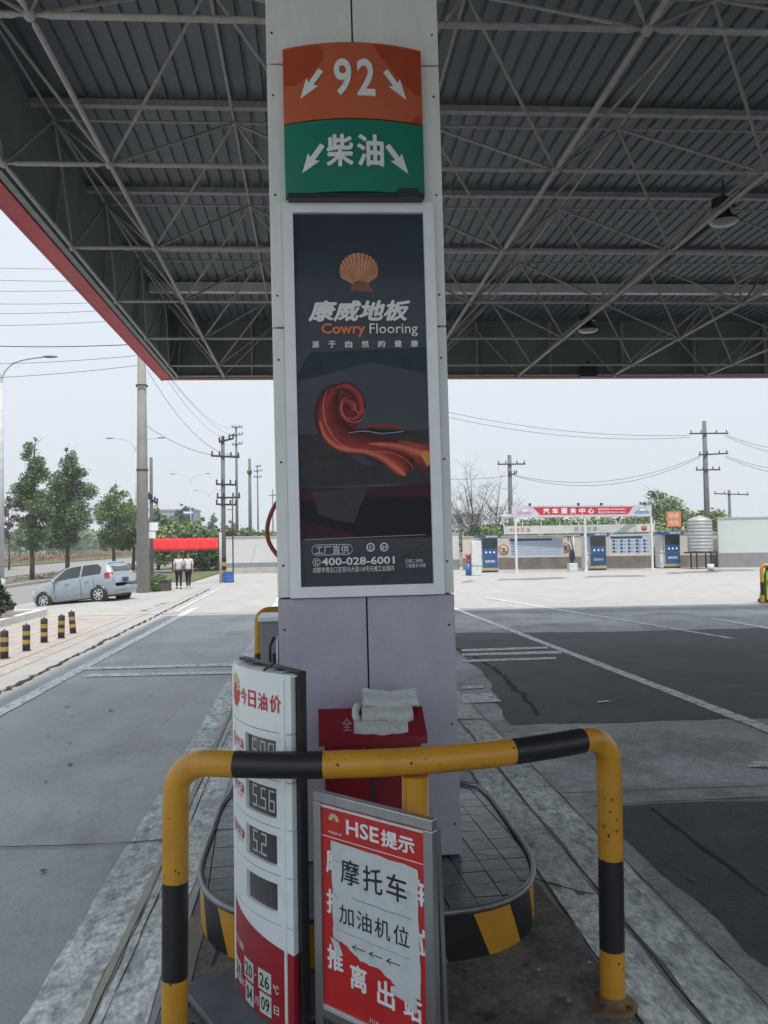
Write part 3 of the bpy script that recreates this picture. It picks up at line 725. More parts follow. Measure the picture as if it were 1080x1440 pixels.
shaded([(350, 350, 10), (290, 385, 74), (262, 460, 116), (275, 540, 136), (340, 605, 124), (450, 640, 104), (560, 672, 124), (640, 725, 120), (668, 775, 46)], DK_, RD_, 6, (-.12, .18), 9, 'body')
shaded([(225, 520, 10), (255, 600, 30), (330, 655, 36), (450, 676, 30), (540, 706, 44), (620, 765, 52), (655, 798, 16)], (0.36, 0.04, 0.03), CO_, 7.4, (.0, .1), 6, 'rim')
shaded([(300, 372, 22), (360, 358, 46), (420, 405, 52), (434, 470, 46), (405, 516, 38), (352, 512, 42), (332, 468, 40), (352, 430, 40), (390, 450, 56), (396, 482, 50)], DK_, (0.42, 0.05, 0.045), 8.2, (.1, -.1), 7, 'volute')
shaded([(470, 640, 8), (560, 648, 34), (640, 662, 46), (720, 690, 60), (789, 702, 74)], (0.3, 0.04, 0.03), CO_, 9.2, (0, -.1), 6, 'top')
pr('printed_scroll', stroke([(745, 690, 30), (789, 735, 60)]), pc('amber', (0.7, 0.3, 0.09)), 10)
pr('printed_line', stroke([(268, 370, 2), (245, 440, 4), (255, 530, 5), (300, 610, 5), (370, 660, 5), (480, 676, 4), (600, 690, 3), (680, 740, 3), (692, 775, 2)]), hi, 10.4)
pr('printed_line', stroke([(370, 405, 2), (338, 430, 4), (335, 480, 5), (360, 520, 5), (400, 535, 4), (440, 515, 3), (450, 470, 2)]), hi, 10.6)
pr('printed_line', stroke([(445, 480, 2), (420, 488, 4), (405, 462, 4), (412, 445, 2)]), hi, 10.8)
pr('printed_strings', stroke([(370, 578, 4), (450, 572, 16), (560, 582, 20), (640, 584, 14), (670, 588, 3)]), pc('ebony', (0.012, 0.012, 0.02)), 11)
pr('printed_scroll', stroke([(440, 563, 4), (520, 552, 16), (600, 560, 16), (660, 576, 4)]), rd, 10.9)
pr('printed_line', stroke([(370, 585, 2), (450, 578, 4), (540, 590, 3), (620, 585, 4), (650, 582, 2)]), pc('glint', (0.45, 0.48, 0.6)), 11.4)
pr('printed_shade', stroke([(395, 690, 20), (430, 715, 36), (490, 745, 8)]), pc('mauve', (0.07, 0.055, 0.09)), 6)
pr('printed_line', stroke([(640, 1190, 10), (560, 1270, 26), (540, 1310, 12)]), pc('bronze', (0.06, 0.05, 0.045)), 4)
pr('printed_line', stroke([(795, 1115, 4), (720, 1150, 12), (640, 1195, 10)]), pc('bronze', (0.06, 0.05, 0.045)), 4)
# shell emblem: fan of ribs
def z7(x, y): return (380 + x / 3.4269, 40 + y / 3.4286)
shc = pc('shell', (0.6, 0.3, 0.17)); shd = pc('shellshade', (0.25, 0.1, 0.07)); rib = []; gap = []
apex = (445, 1240)
for k in range(17):
    a0 = rad(206 - 232 / 17 * k); a1 = rad(206 - 232 / 17 * (k + .72)); a2 = rad(206 - 232 / 17 * (k + 1))
    e = lambda a: (433 + 97 * math.cos(a), 1160 - 86 * math.sin(a)); f = lambda a: (436 + 30 * math.cos(a), 1225 - 14 * math.sin(a))
    am = (a0 + a1) / 2; em = (433 + 99 * math.cos(am), 1160 - 89 * math.sin(am))
    rib.append([z7(*e(a0)), z7(*em), z7(*e(a1)), z7(*f(a1)), z7(*f(a0))]); gap.append([z7(*e(a0)), z7(*e(a2)), z7(*f(a2)), z7(*f(a0))])
pr('printed_shell', gap, shd, 5); pr('printed_shell', rib, shc, 6)
pr('printed_shell', [z7(388, 1262), z7(398, 1232), z7(440, 1212), z7(482, 1222), z7(506, 1266)], shd, 7)
def ptext(body, x0, y0, x1, y1, m, bold=0.0, shear=0.0, name='lettering'):   # photo rectangle, top-left to bottom-right
    a = U(x0, y1); b = U(x1, y0); q = M(); q.text(body, a[0], b[0], a[1], b[1], lambda u, v, d: (u, -.0235 - d, v), bold=bold, shear=shear); return q.build(name, m, fr)
PT = mat('poster_white', (0.78, 0.81, 0.84), .5, var=.05)
ptext('康威地板', 431, 421, 582, 452, PT, .07, .25)
ptext('Cowry', 450, 454, 515, 474, mat('poster_orange', (0.75, 0.2, 0.08), .5), .028)
ptext('Flooring', 521, 455, 592, 474, PT, .004)
for k, ch in enumerate('源于自然的健康'):
    x = 436 + k * 24.3; ptext(ch, x, 479.5, x + 10.5, 489.5, PT, .05, name='character')
ptext('工厂直供', 437, 769, 486, 781, PT, .0)
ring = []
for k in range(40):
    def rr_(t):
        t %= 1; L_ = 45.0; r_ = 7.5
        per_ = 2 * L_ + 2 * math.pi * r_; s = t * per_
        if s < L_: return (439 + s, 767.5)
        s -= L_
        if s < math.pi * r_: a = s / r_; return (439 + L_ + r_ * math.sin(a), 775 - r_ * math.cos(a))
        s -= math.pi * r_
        if s < L_: return (439 + L_ - s, 782.5)
        s -= L_; a = s / r_; return (439 - r_ * math.sin(a), 775 + r_ * math.cos(a))
    a, b = rr_(k / 40), rr_((k + 1) / 40); c = (462, 775)
    sh = lambda p: (c[0] + (p[0] - c[0]) * .985, c[1] + (p[1] - c[1]) * .9)
    ring.append([a, b, sh(b), sh(a)])
pr('printed_border', ring, PT, 16)
def pring(cx, cy, r0, r1, n=20): return [[(cx + r0 * math.cos(2 * math.pi * k / n), cy + r0 * math.sin(2 * math.pi * k / n)), (cx + r0 * math.cos(2 * math.pi * (k + 1) / n), cy + r0 * math.sin(2 * math.pi * (k + 1) / n)), (cx + r1 * math.cos(2 * math.pi * (k + 1) / n), cy + r1 * math.sin(2 * math.pi * (k + 1) / n)), (cx + r1 * math.cos(2 * math.pi * k / n), cy + r1 * math.sin(2 * math.pi * k / n))] for k in range(n)]
pr('printed_badge', pring(518, 773, 6.2, 4.6), PT, 16); pr('printed_badge', pring(538, 773, 6.2, 4.6), PT, 16); pr('printed_badge', pring(438.5, 792, 5.6, 4.8), PT, 16)
ptext('企', 515, 770, 521, 776, PT, .02, name='character'); ptext('6+', 535, 770, 541.5, 776, PT, .02, name='character')
ptext('C', 436, 789, 441, 795, PT, .03, name='character')
ptext('400-028-6001', 446, 786, 553, 797, PT, .02)
ptext('成都市青白江区安兴大道118号天威工业园内', 433, 799, 552, 807, PT, .01)
ptext('扫描二维码', 569, 791, 595, 796, PT, .0); ptext('了解更多详情', 569, 797.5, 599, 803, PT, .0)
pr('printed_rule', [[(421, 759.5), (600, 756.5), (600, 757.5), (421, 760.7)]], mat('rule_print', (0.3, 0.3, 0.32), .5), 16)
# ---------------------------------------------------------------- bumper rail in front of the island
def u_rail(name, label, c, hw, ydepth, zt, r=.054, posts3=True, lean=0.0, group=None, rz=0.0, plates=True, slope=0.0):
    """three-legged tube barrier; the bar bows towards -y"""
    t = thing(name, label, 'bumper rail', c, group=group, rot=(0, lean, rz))
    yb = lambda x: -ydepth * (1 - (x / hw) ** 2)
    path = [(-hw, 0, 0.0), (-hw, 0, .25), (-hw, 0, .64), (-hw, 0, zt - .17)]
    er = .13
    for k in range(1, 7):
        a = math.pi / 2 * k / 6; path.append((-hw + er * (1 - math.cos(a)), yb(-hw + er * (1 - math.cos(a))), zt - .13 + er * math.sin(a)))
    xs = [-hw + er + (2 * hw - 2 * er) * k / 16 for k in range(1, 16)]
    path += [(x, yb(x), zt) for x in xs]
    for k in range(6, 0, -1):
        a = math.pi / 2 * k / 6; path.append((hw - er * (1 - math.cos(a)), yb(hw - er * (1 - math.cos(a))), zt - .13 + er * math.sin(a)))
    path += [(hw, 0, zt - .17), (hw, 0, .64), (hw, 0, .25), (hw, 0, 0)]
    def col(a, b):
        x = (a[0] + b[0]) / 2; z = (a[2] + b[2]) / 2
        if z < zt - .15: return 1 if .25 < z < .64 else 0
        return 1 if (-.735 < x / hw < -.36) or (.47 < x / hw < .835) else 0
    # cut the bar where the paint changes
    P2 = []
    for a, b in zip(path, path[1:]):
        P2.append(a)
        for u in (-.735, -.36, .47, .835):
            X = u * hw
            if a[0] < X < b[0] and a[2] > zt - .1: P2.append((X, yb(X), zt))
    P2.append(path[-1])
    P2 = [(x, y, z + (slope * (x + hw) / (2 * hw) if z > .7 else 0)) for x, y, z in P2]
    q = M(); q.tube(P2, r, 20, caps=False, mats=[col(a, b) for a, b in zip(P2, P2[1:])]); q.build('tube', [YEL, BLK], t)
    q = M(); q.tube([(.03 * hw, yb(.03 * hw), zt - .03), (.03 * hw, yb(0), .64), (.03 * hw, yb(0), .25), (.03 * hw, yb(0), 0)], r, 20, mats=[0, 1, 0]); q.build('leg', [YEL, BLK], t)
    fl = M(); fl.lathe([(r + .052, -0.012), (r + .05, .018), (r + .03, .024), (r + .012, .026), (r + .005, .05), (r - .002, .058)], n=24); F = fl.build('foot_flange', mat('rusty_flange', (0.16, 0.09, 0.05), .7, var=.4, scale=14, spots=(0.4, 0.2, 0.03), spotfac=.6), t)
    F.location = (-hw, 0, 0); inst(F, t, Matrix.Translation((hw, 0, 0))); inst(F, t, Matrix.Translation((.03 * hw, yb(0), 0)))
    bo = M(); bo.lathe([(.012, 0), (.012, .012), (.001, .013)], n=6)
    B = None
    for k in range(4):
        for x in (-hw, hw):
            p = (x + (r + .026) * math.cos(k * math.pi / 2 + .6), (r + .026) * math.sin(k * math.pi / 2 + .6), .022)
            if B is None: B = bo.build('bolt', DRK, t); B.location = p
            else: inst(B, t, Matrix.Translation(p))
    # chipped paint
    ch = M(); ch.smooth = False
    for k in range(60 if plates else 4):
        x = random.uniform(-hw * .95, hw * .95); an = random.uniform(-.5, 1.2); s = random.choice((.0015, .002, .003, .006))
        n = Vector((0, -math.cos(an), math.sin(an))); c0 = Vector((x, yb(x), zt + slope * (x + hw) / (2 * hw))) + n * (r + .0006); u_ = Vector((1, 0, 0)); v_ = n.cross(u_)
        ch.face([c0 + u_ * s * math.cos(a) * random.uniform(.6, 1.6) + v_ * s * math.sin(a) for a in [j * 1.047 for j in range(6)]])
    for k in range(50 if plates else 2):
        sx = random.choice((-1, 1)); z = random.uniform(.1, zt - .2); an = random.uniform(-1, 1); s = random.uniform(.002, .005)
        n = Vector((math.sin(an), -math.cos(an), 0)); c0 = Vector((sx * hw, 0, z)) + n * (r + .0006); v_ = Vector((0, 0, 1)); u_ = n.cross(v_)
        ch.face([c0 + u_ * s * math.cos(a) + v_ * s * math.sin(a) * random.uniform(.6, 2) for a in [j * 1.047 for j in range(6)]])
    ch.build('paint_chips', mat('bare_rust', (0.05, 0.025, 0.015), .9), t, kind='stuff')
    return t
u_rail('bumper_rail', 'curved yellow and black tube barrier in front of the price board and column', (.343, 3.44, .013), .94, .22, 1.127, slope=.05, lean=rad(.7), rz=rad(3.2))
u_rail('bumper_rail', 'yellow and black tube barrier behind the column, mostly hidden by it', (.30, 10.4, 0), 1.02, -.3, 1.17, plates=False)
u_rail('bumper_rail', 'yellow and black tube barrier at the right edge of the photo beside the lime notice', (14.6, 23.5, 0), 1.0, .2, 1.15, plates=False)

# ---------------------------------------------------------------- petrol price board
pA = Vector((-.386, 3.833, 0)); pB = Vector((-.102, 3.352, 0))
ex = (pB - pA).normalized(); ey = Vector((0, 0, 1)).cross(ex)          # ey points away from the readers
if ey.y < 0: ey = -ey
Wb = (pB - pA).length; hw = Wb / 2; mid = (pA + pB) / 2
pb = thing('price_board', 'tall white petrol price board with a bowed front and red base, four dark windows', 'price sign', mid, math.atan2(ex.y, ex.x))
RAD = hw / math.sin(rad(25)); yc = RAD * math.cos(rad(25))
def PF(u, v, d=0.0):                   # u = distance along the bowed front from its middle, d = outwards
    a = u / RAD; return ((RAD + d) * math.sin(a), yc - (RAD + d) * math.cos(a), v)
UH = RAD * rad(25)
def curved(u0, u1, v0, v1, d, th, name, m, n=12, v0f=None, v1f=None):
    q = M(); A = v0f or (lambda u: v0); B = v1f or (lambda u: v1)
    us = [u0 + (u1 - u0) * k / n for k in range(n + 1)]
    q.smooth = True
    for a, b in zip(us, us[1:]): q.face([PF(a, A(a), d), PF(b, A(b), d), PF(b, B(b), d), PF(a, B(a), d)])
    q.smooth = False
    for a, b in zip(us, us[1:]):
        q.face([PF(a, B(a), d), PF(b, B(b), d), PF(b, B(b), d - th), PF(a, B(a), d - th)])
        q.face([PF(a, A(a), d - th), PF(b, A(b), d - th), PF(b, A(b), d), PF(a, A(a), d)])
    for a in (u0, u1): q.face([PF(a, A(a), d), PF(a, B(a), d), PF(a, B(a), d - th), PF(a, A(a), d - th)])
    return q.build(name, m, pb)
ZT_ = 1.5
edges = [ZT_, 1.31, 1.085, .86, .63, .455]          # seams between the white modules
segs = [(1.254, 1.5), (1.054, 1.25), (.859, 1.05), (.663, .855), (.459, .659)]
w0, w1 = -.03, UH - .045
for k, (a, b) in enumerate(segs):
    if k == 0: curved(-UH, UH, a, b, 0, .05, 'front_panel', WHT); continue
    if k < 4 or True:
        c_, d_ = a + .032, b - .032
        if k == 4: c_, d_ = a + .045, b - .035
        curved(-UH, w0, a, b, 0, .05, 'front_panel', WHT, 8); curved(w1, UH, a, b, 0, .05, 'front_panel', WHT, 4)
        curved(w0, w1, d_, b, 0, .05, 'front_panel', WHT, 6); curved(w0, w1, a, c_, 0, .05, 'front_panel', WHT, 6)
        curved(w0 - .001, w1 + .001, c_ - .002, d_ + .002, -.016, .01, 'display_window', mat('display_glass', (0.05, 0.048, 0.055), .25, coat=.6), 6)
        txt = {1: '5.99', 2: '5.56', 3: '5.2', 4: ''}[k]
        # seven-segment digits
        segd = {'5': 'afgcd', '9': 'abcdfg', '6': 'afgcde', '2': 'abged', '0': 'abcdef', '4': 'fgbc'}
        sm_ = mat('segment_digit', (0.5, 0.52, 0.55), .5)
        x = w0 + .04; dh = (d_ - c_) * .72; z0 = c_ + (d_ - c_) * .14; dw = .04; tw = .0085
        for chd in txt:
            if chd == '.':
                q = M(); q.face([PF(x - .006, z0, -.0145), PF(x + .004, z0, -.0145), PF(x + .004, z0 + .01, -.0145), PF(x - .006, z0 + .01, -.0145)]); q.build('decimal_point', sm_, pb); x += .012; continue
            q = M(); R_ = {'a': (0, dw, dh - tw, dh), 'd': (0, dw, 0, tw), 'g': (0, dw, dh / 2 - tw / 2, dh / 2 + tw / 2), 'f': (0, tw, dh / 2, dh), 'e': (0, tw, 0, dh / 2), 'b': (dw - tw, dw, dh / 2, dh), 'c': (dw - tw, dw, 0, dh / 2)}
            for i_, sg in enumerate(segd[chd]):
                a_, b_, c1, d1 = R_[sg]; dd = -.015 + .0002 * i_; q.face([PF(x + a_, z0 + c1, dd), PF(x + b_, z0 + c1, dd), PF(x + b_, z0 + d1, dd), PF(x + a_, z0 + d1, dd)])
            q.build('digit', sm_, pb); x += dw + .018
# solid lower white part meeting the red base along a swooping line
sw = lambda u: .442 - .09 * ((u + UH) / (2 * UH))
curved(-UH, UH, 0, .455, 0, .05, 'front_panel', WHT, 16, v0f=sw)
curved(-UH, UH, .02, 0, .001, .05, 'red_base', mat('red_plastic', (0.33, 0.018, 0.03), .4, var=.12, scale=4), 16, v1f=lambda u: sw(u) - .001)
a = PF(UH, 0); b = PF(-UH, 0)
bk = M()
bk.box(b[0] - .004, a[0] + .012, a[1] + .03, a[1] + .07, .02, ZT_ + .012); bk.build('back_box', BLK, pb, bevel=.004)
bk = M(); bk.box(b[0] + .03, a[0] - .03, a[1] - .02, a[1] + .04, .03, ZT_ - .02); bk.build('core', WHT, pb)
bk = M(); bk.box(b[0] + .005, a[0] - .0, a[1] + .0, a[1] + .043, ZT_ - .012, ZT_ - .003); bk.build('top_cover', WHT, pb)
q = M(); q.box(-.34, .22, -.26, .3, .012, .045); q.build('base_plate', mat('blue_grey_plate', (0.085, 0.1, 0.13), .45, var=.2, scale=5), pb, bevel=.015)
for k in range(5):                      # torn tape and a clip on the top edge
    x = random.uniform(-.22, .2); q = M(); q.face([(x, a[1] + random.uniform(-.03, .0), ZT_ + .006), (x + random.uniform(.02, .05), a[1] - .03, ZT_ + .012), (x + .04, a[1] + .03, ZT_ + .008), (x - .01, a[1] + .035, ZT_ + .004)]); q.build('tape_scrap', mat('clear_tape', (0.75, 0.77, 0.78), .2), pb)
q = M(); q.bar((.1, a[1] - .035, ZT_ + .0), (.1, a[1] + .02, ZT_ + .03), .012, .008); q.build('clip', DRK, pb)
def ptx(body, u0, u1, v0, v1, m, bold=.0, shear=0.0, d=.0018, name='lettering'):
    q = M(); q.text(body, u0, u1, v0, v1, lambda u, v, dd: PF(u, v, d), bold=bold, shear=shear); return q.build(name, m, pb)
RD = mat('red_lettering', (0.5, 0.02, 0.05), .5)
for k, chd in enumerate('今日油价'):
    x = -.075 + k * .082; ptx(chd, x, x + .066, 1.335, 1.41, RD, .05, name='character')
def emblem(parent, F, cu, cv, r, d0):
    """round flower emblem: yellow petals above, red base, white rays"""
    ye = mat('emblem_yellow', (0.62, 0.38, 0.06), .5); re = mat('emblem_red', (0.5, 0.03, 0.03), .5)
    for (c0_, c1_, m, d, rr) in ((0, 180, ye, 0, 1.0), (180, 360, re, 0.0002, 1.0), (20, 160, re, .0004, .45)):
        q = M(); pts = [(cu, cv)]
        for k in range(25):
            a = rad(c0_ + (c1_ - c0_) * k / 24); pt = rr * r * (1 + .05 * math.cos(10 * a)); pts.append((cu + pt * math.cos(a), cv + pt * math.sin(a)))
        for i in range(1, 25): q.face([F(*pts[0], d0 + d), F(*pts[i], d0 + d), F(*pts[i + 1], d0 + d)])
        q.build('emblem', m, parent)
    q = M()
    for k in range(9):
        a = rad(10 + 20 * k); n = a + math.pi / 2; w_ = r * .03
        q.face([F(cu + .4 * r * math.cos(a) + w_ * math.cos(n), cv + .4 * r * math.sin(a) + w_ * math.sin(n), d0 + .0006), F(cu + .4 * r * math.cos(a) - w_ * math.cos(n), cv + .4 * r * math.sin(a) - w_ * math.sin(n), d0 + .0006),
                F(cu + r * math.cos(a) - w_ * 1.6 * math.cos(n), cv + r * math.sin(a) - w_ * 1.6 * math.sin(n), d0 + .0006), F(cu + r * math.cos(a) + w_ * 1.6 * math.cos(n), cv + r * math.sin(a) + w_ * 1.6 * math.sin(n), d0 + .0006)])
    q.build('emblem_rays', PRINTW, parent)
emblem(pb, PF, -.165, 1.385, .075, .001)
for (z, big, sm) in ((1.15, '95', '号汽油'), (.955, '92', '号汽油'), (.757, '0', '号柴油')):
    ptx(big, -.235, -.19, z - .03, z + .04, RD, .03); ptx(sm, -.18, -.05, z - .015, z + .03, RD, .03); ptx('元/升', -.15, -.06, z - .035, z - .02, RD, 0)
LW = PRINTW
ptx('今日温度', -.21, -.07, .245, .28, LW, .02)
def chip(u0, u1, v0, v1, body):
    curved(u0, u1, v0, v1, .0022, .001, 'number_plate', mat('plate_white', (0.6, 0.66, 0.62), .4), 2)
    ptx(body, u0 + .012, u1 - .012, v0 + .014, v1 - .014, BLK, .01, d=.0032)
chip(-.06, .03, .15, .235, '20'); ptx('-', .04, .055, .195, .199, LW); chip(.07, .16, .155, .24, '26'); ptx('℃', .172, .205, .17, .205, LW, .01)
chip(-.215, -.11, .085, .175, '2019'); ptx('年', -.1, -.065, .09, .125, LW, .02)
chip(-.05, .03, .05, .138, '04'); ptx('月', .04, .07, .075, .11, LW, .02); chip(.08, .16, .06, .145, '09'); ptx('日', .175, .205, .085, .12, LW, .03)

# ---------------------------------------------------------------- notice stand
sA = Vector((-.006, 3.343, 0)); sB = Vector((.43, 2.94, 0)); ex2 = (sB - sA).normalized(); ws = (sB - sA).length
ns = thing('notice_stand', 'steel-framed red notice stand with a torn white paper about motorcycles', 'notice stand', (sA + sB) / 2, math.atan2(ex2.y, ex2.x))
INOX = mat('stainless_tube', (0.42, 0.44, 0.45), .34, metal=.85, var=.15, scale=5, spots=(0.2, 0.2, 0.2), spotfac=.5, stretch=(1, 1, .4))
hs = ws / 2; zt, zb = 1.03, .13; fw2 = .042
for nm, (xa, xb, za, zb_) in (('frame_rail', (-hs, hs, zt - fw2, zt)), ('frame_rail', (-hs + fw2, hs - fw2, zb, zb + fw2)), ('frame_post', (-hs, -hs + fw2, 0.0, zt - fw2)), ('frame_post', (hs - fw2, hs, 0.0, zt - fw2))):
    q = M(); q.box(xa, xb, -.018, .018, za, zb_); q.build(nm, INOX, ns, bevel=.004)
for x in (-hs + .02, hs - .02):
    q = M(); q.bar((x, .035, zt - .05), (x, .075, 0.01), .026, .026, up=(1, 0, 0)); q.build('rear_leg', INOX, ns)
q = M(); q.bar((-hs + .02, .07, .13), (hs - .02, .07, .13), .02, .02); q.build('rear_rail', INOX, ns)
q = M(); q.box(-hs + fw2 - .003, hs - fw2 + .003, -.006, .012, zb + fw2 - .003, zt - fw2 + .003); q.build('board', mat('red_board', (0.5, 0.022, 0.022), .38, var=.12, scale=5), ns)
for z_, in ((zb + fw2 + .004,), (zt - fw2 - .012,)):
    q = M(); q.box(-hs + fw2, hs - fw2, -.012, -.0065, z_ - .004, z_ + .006); q.build('inner_lip', mat('bright_lip', (0.72, 0.74, 0.75), .3, metal=.4), ns)
SF = lambda u, v, d=0: (u, -.0065 - d, v)
def stx(body, u0, u1, v0, v1, m, bold=0., d=.0006, name='lettering'):
    q = M(); q.text(body, u0, u1, v0, v1, lambda u, v, dd: SF(u, v, d + dd), bold=bold); return q.build(name, m, ns)
stx('HSE', -.125, .04, .885, .945, PRINTW, .02); stx('提示', .05, .21, .88, .945, PRINTW, .06)
emblem(ns, SF, -.19, .925, .028, .0006); stx('中国石油', -.22, -.15, .872, .882, PRINTW, .02)
q = M(); q.box(-hs + fw2, hs - fw2, -.0072, -.0066, .855, .858); q.build('printed_rule', PRINTW, ns)
for (body, u, v) in (('摩', -.235, .71), ('托', -.235, .55), ('车', .19, .7), ('位', .19, .52), ('推', -.235, .33), ('离', -.115, .29), ('出', .02, .275), ('站', .145, .27)):
    stx(body, u, u + .085, v, v + .1, PRINTW, .07, name='character')
# torn sheet of paper, ragged round its edge
random.seed(11)
co = [(-.205, .845), (.222, .835), (.225, .62), (.228, .36), (.12, .37), (.04, .41), (-.06, .41), (-.13, .45), (-.2, .46), (-.2, .65)]
rg = []
for i, p in enumerate(co):
    r = co[(i + 1) % len(co)]
    for k in range(7):
        t_ = k / 7; rg.append((p[0] + (r[0] - p[0]) * t_ + random.uniform(-.003, .003), p[1] + (r[1] - p[1]) * t_ + random.uniform(-.004, .004)))
q = M(); q.face([SF(*p, .0025) for p in rg]); pap = q.build('paper_sheet', mat('paper', (0.55, 0.61, 0.64), .55, var=.05, scale=9, spots=(0.4, 0.44, 0.45), spotfac=.6, lo=.5, hi=.7), ns)
INK = mat('black_ink', (0.02, 0.02, 0.025), .6)
for k, c_ in enumerate('摩托车'): stx(c_, -.155 + k * .115, -.155 + k * .115 + .097, .69, .79, INK, .03, .0032, 'character')
for k, c_ in enumerate('加油机位'): stx(c_, -.165 + k * .09, -.165 + k * .09 + .075, .53, .605, INK, .02, .0032, 'character')
for k in range(3):
    x = -.1 + k * .085; z = .455
    q = M(); q.face([SF(x, z - .002, .0032), SF(x + .065, z - .002, .0032), SF(x + .065, z + .002, .0032), SF(x, z + .002, .0032)])
    for s_ in (1, -1): q.face([SF(x - .002, z, .0034), SF(x + .02, z + s_ * .013, .0034), SF(x + .022, z + s_ * .010, .0034), SF(x + .005, z, .0034)])
    q.build('arrow', INK, ns)
for (a_, b_, w_) in (((-.1, .645), (.19, .64), .0025), ((-.19, .77), (-.06, .768), .0015), ((-.18, .5), (.18, .49), .0015), ((.12, .75), (.19, .73), .002), ((-.2, .66), (-.17, .61), .0025)):
    q = M(); s_ = [(a_[0] + (b_[0] - a_[0]) * k / 9, a_[1] + (b_[1] - a_[1]) * k / 9 + random.uniform(-.003, .003)) for k in range(10)]
    for p, r in zip(s_, s_[1:]): q.face([SF(p[0], p[1] - w_, .0029), SF(r[0], r[1] - w_, .0029), SF(r[0], r[1] + w_, .0029), SF(p[0], p[1] + w_, .0029)])
    q.build('paper_crease', mat('crease', (0.3, 0.33, 0.34), .7), ns)
q = M(); q.face([SF(*p, .0035) for p in ((.1, .37), (.15, .385), (.205, .36), (.207, .3), (.16, .33), (.09, .34))]); q.build('paper_flap', MATS['paper'], ns)
q = M(); q.face([SF(*p, .0035) for p in ((-.215, .46), (-.17, .45), (-.15, .41), (-.18, .39), (-.2, .43))]); q.build('paper_flap', MATS['paper'], ns)
stx('川A', -.02, .03, .19, .21, PRINTW, 0)

# ---------------------------------------------------------------- extinguisher box with folded cloth
redb = mat('red_enamel', (0.25, 0.012, 0.025), .34, var=.15, scale=4, spots=(0.12, 0.008, 0.012), spotfac=.5)
fb = thing('extinguisher_box', 'red steel fire extinguisher box at the foot of the column', 'fire box', (.292, 4.12, IZ))
bw = .25; hb = 1.05 - IZ
q = M(); q.box(-bw, bw, .0, .30, 0.0, hb); q.build('body', redb, fb, bevel=.006)
for x in (-bw + .035, bw - .035):
    q = M(); q.box(x - .006, x + .006, -.006, 0, .03, hb - .02); q.build('door_edge', redb, fb)
q = M(); q.box(-.012, .012, -.006, 0, .03, hb - .14); q.build('door_edge', DRK, fb)
q = M(); lw = bw + .028
P_ = [(-.03, hb - .035), (-.03, hb + .005), (.16, hb + .115), (.31, hb + .03), (.31, hb - .02), (.30, hb - .02), (.30, hb + .02), (.16, hb + .10), (-.015, hb), (-.015, hb - .035)]
a_ = [(-lw, y, z) for y, z in P_]; b_ = [(lw, y, z) for y, z in P_]
for i in range(len(P_)): j = (i + 1) % len(P_); q.face([a_[i], b_[i], b_[j], a_[j]])
for x in (-lw, lw): q.face([(x, -.028, hb - .03), (x, -.028, hb + .004), (x, .16, hb + .113), (x, .308, hb + .03), (x, .308, hb - .018)])
q.build('lid', redb, fb)
for k, c_ in enumerate('灭火器箱'):
    x = -.175 + k * .093; q = M(); q.text(c_, x, x + .068, hb - .14, hb - .06, lambda u, v, d: (u, -.0075, v), bold=.0); q.build('character', mat('faded_print', (0.5, 0.4, 0.42), .6), fb)
q = M(); q.text('全', -.155, -.105, 0, 1, lambda u, v, d: (u, .01 + .08 * v, hb + .03 + v * .0464 + .001), bold=0); q.build('character', MATS['faded_print'], fb)
# cloth: folded layers
cl = thing('folded_cloth', 'folded pale grey cloth lying on top of the red box', 'cloth', (.36, 4.2, 1.062))
clm = mat('grey_cloth', (0.7, 0.74, 0.73), .95, var=.12, scale=20, bump=.6, bscale=160, spots=(0.28, 0.3, 0.3), spotfac=.5)
random.seed(5)
def folded(x0, x1, yf, yb, z, r, skew, seed):
    """one fold of the cloth: a sheet doubled over a rounded front edge, its two leaves lying back up the lid"""
    rr_ = random.Random(seed); q = M(); q.smooth = True; th = .006
    ctr = [(yb, -r * .75), ((yf + yb) / 2, -r * .9)] + [(yf + r - r * math.sin(a) * 1.0, -r * math.cos(a)) for a in [math.pi * k / 10 for k in range(11)]] + [((yf + yb) / 2, r * .75), (yb, r * .45)]
    nx = 26; O_, I_ = [], []
    p1, p2, p3 = rr_.uniform(0, 6), rr_.uniform(0, 6), rr_.uniform(0, 6)
    for i in range(nx + 1):
        u = i / nx; x = x0 + (x1 - x0) * u; ro, ri = [], []
        for k, (y, h) in enumerate(ctr):
            a = Vector(ctr[max(k - 1, 0)]); b = Vector(ctr[min(k + 1, len(ctr) - 1)]); d = (b - a).normalized(); n = Vector((-d.y, d.x))
            wv = .006 * math.sin(u * 7 + p1) + .003 * math.sin(u * 19 + p2 + k * .3); sq = 1 - .1 * math.sin(u * 5 + p3) ** 2
            yy, hh = y + wv, h * sq + .5 * wv + skew * (u - .5)
            P_ = lambda s: q.P((x + .035 * (y - yf), yy + n.x * th * s, z + hh + n.y * th * s + yy * .42))
            ro.append(P_(-1)); ri.append(P_(1))
        O_.append(ro); I_.append(ri)
    for i in range(nx):
        for k in range(len(ctr) - 1):
            q.fi((O_[i][k], O_[i][k + 1], O_[i + 1][k + 1], O_[i + 1][k])); q.fi((I_[i][k], I_[i + 1][k], I_[i + 1][k + 1], I_[i][k + 1]))
    for i in (0, nx):
        for k in range(len(ctr) - 1): q.fi((O_[i][k], O_[i][k + 1], I_[i][k + 1], I_[i][k]))
    for i in range(nx):
        for k in (0, len(ctr) - 1): q.fi((O_[i][k], O_[i + 1][k], I_[i + 1][k], I_[i][k]))
    return q.build('cloth_fold', clm, cl)
folded(-.165, .115, -.088, .10, .036, .026, -.004, 1)
folded(-.12, .15, -.025, .11, .075, .02, .002, 2)
folded(-.11, .188, .035, .15, .108, .014, -.008, 3)
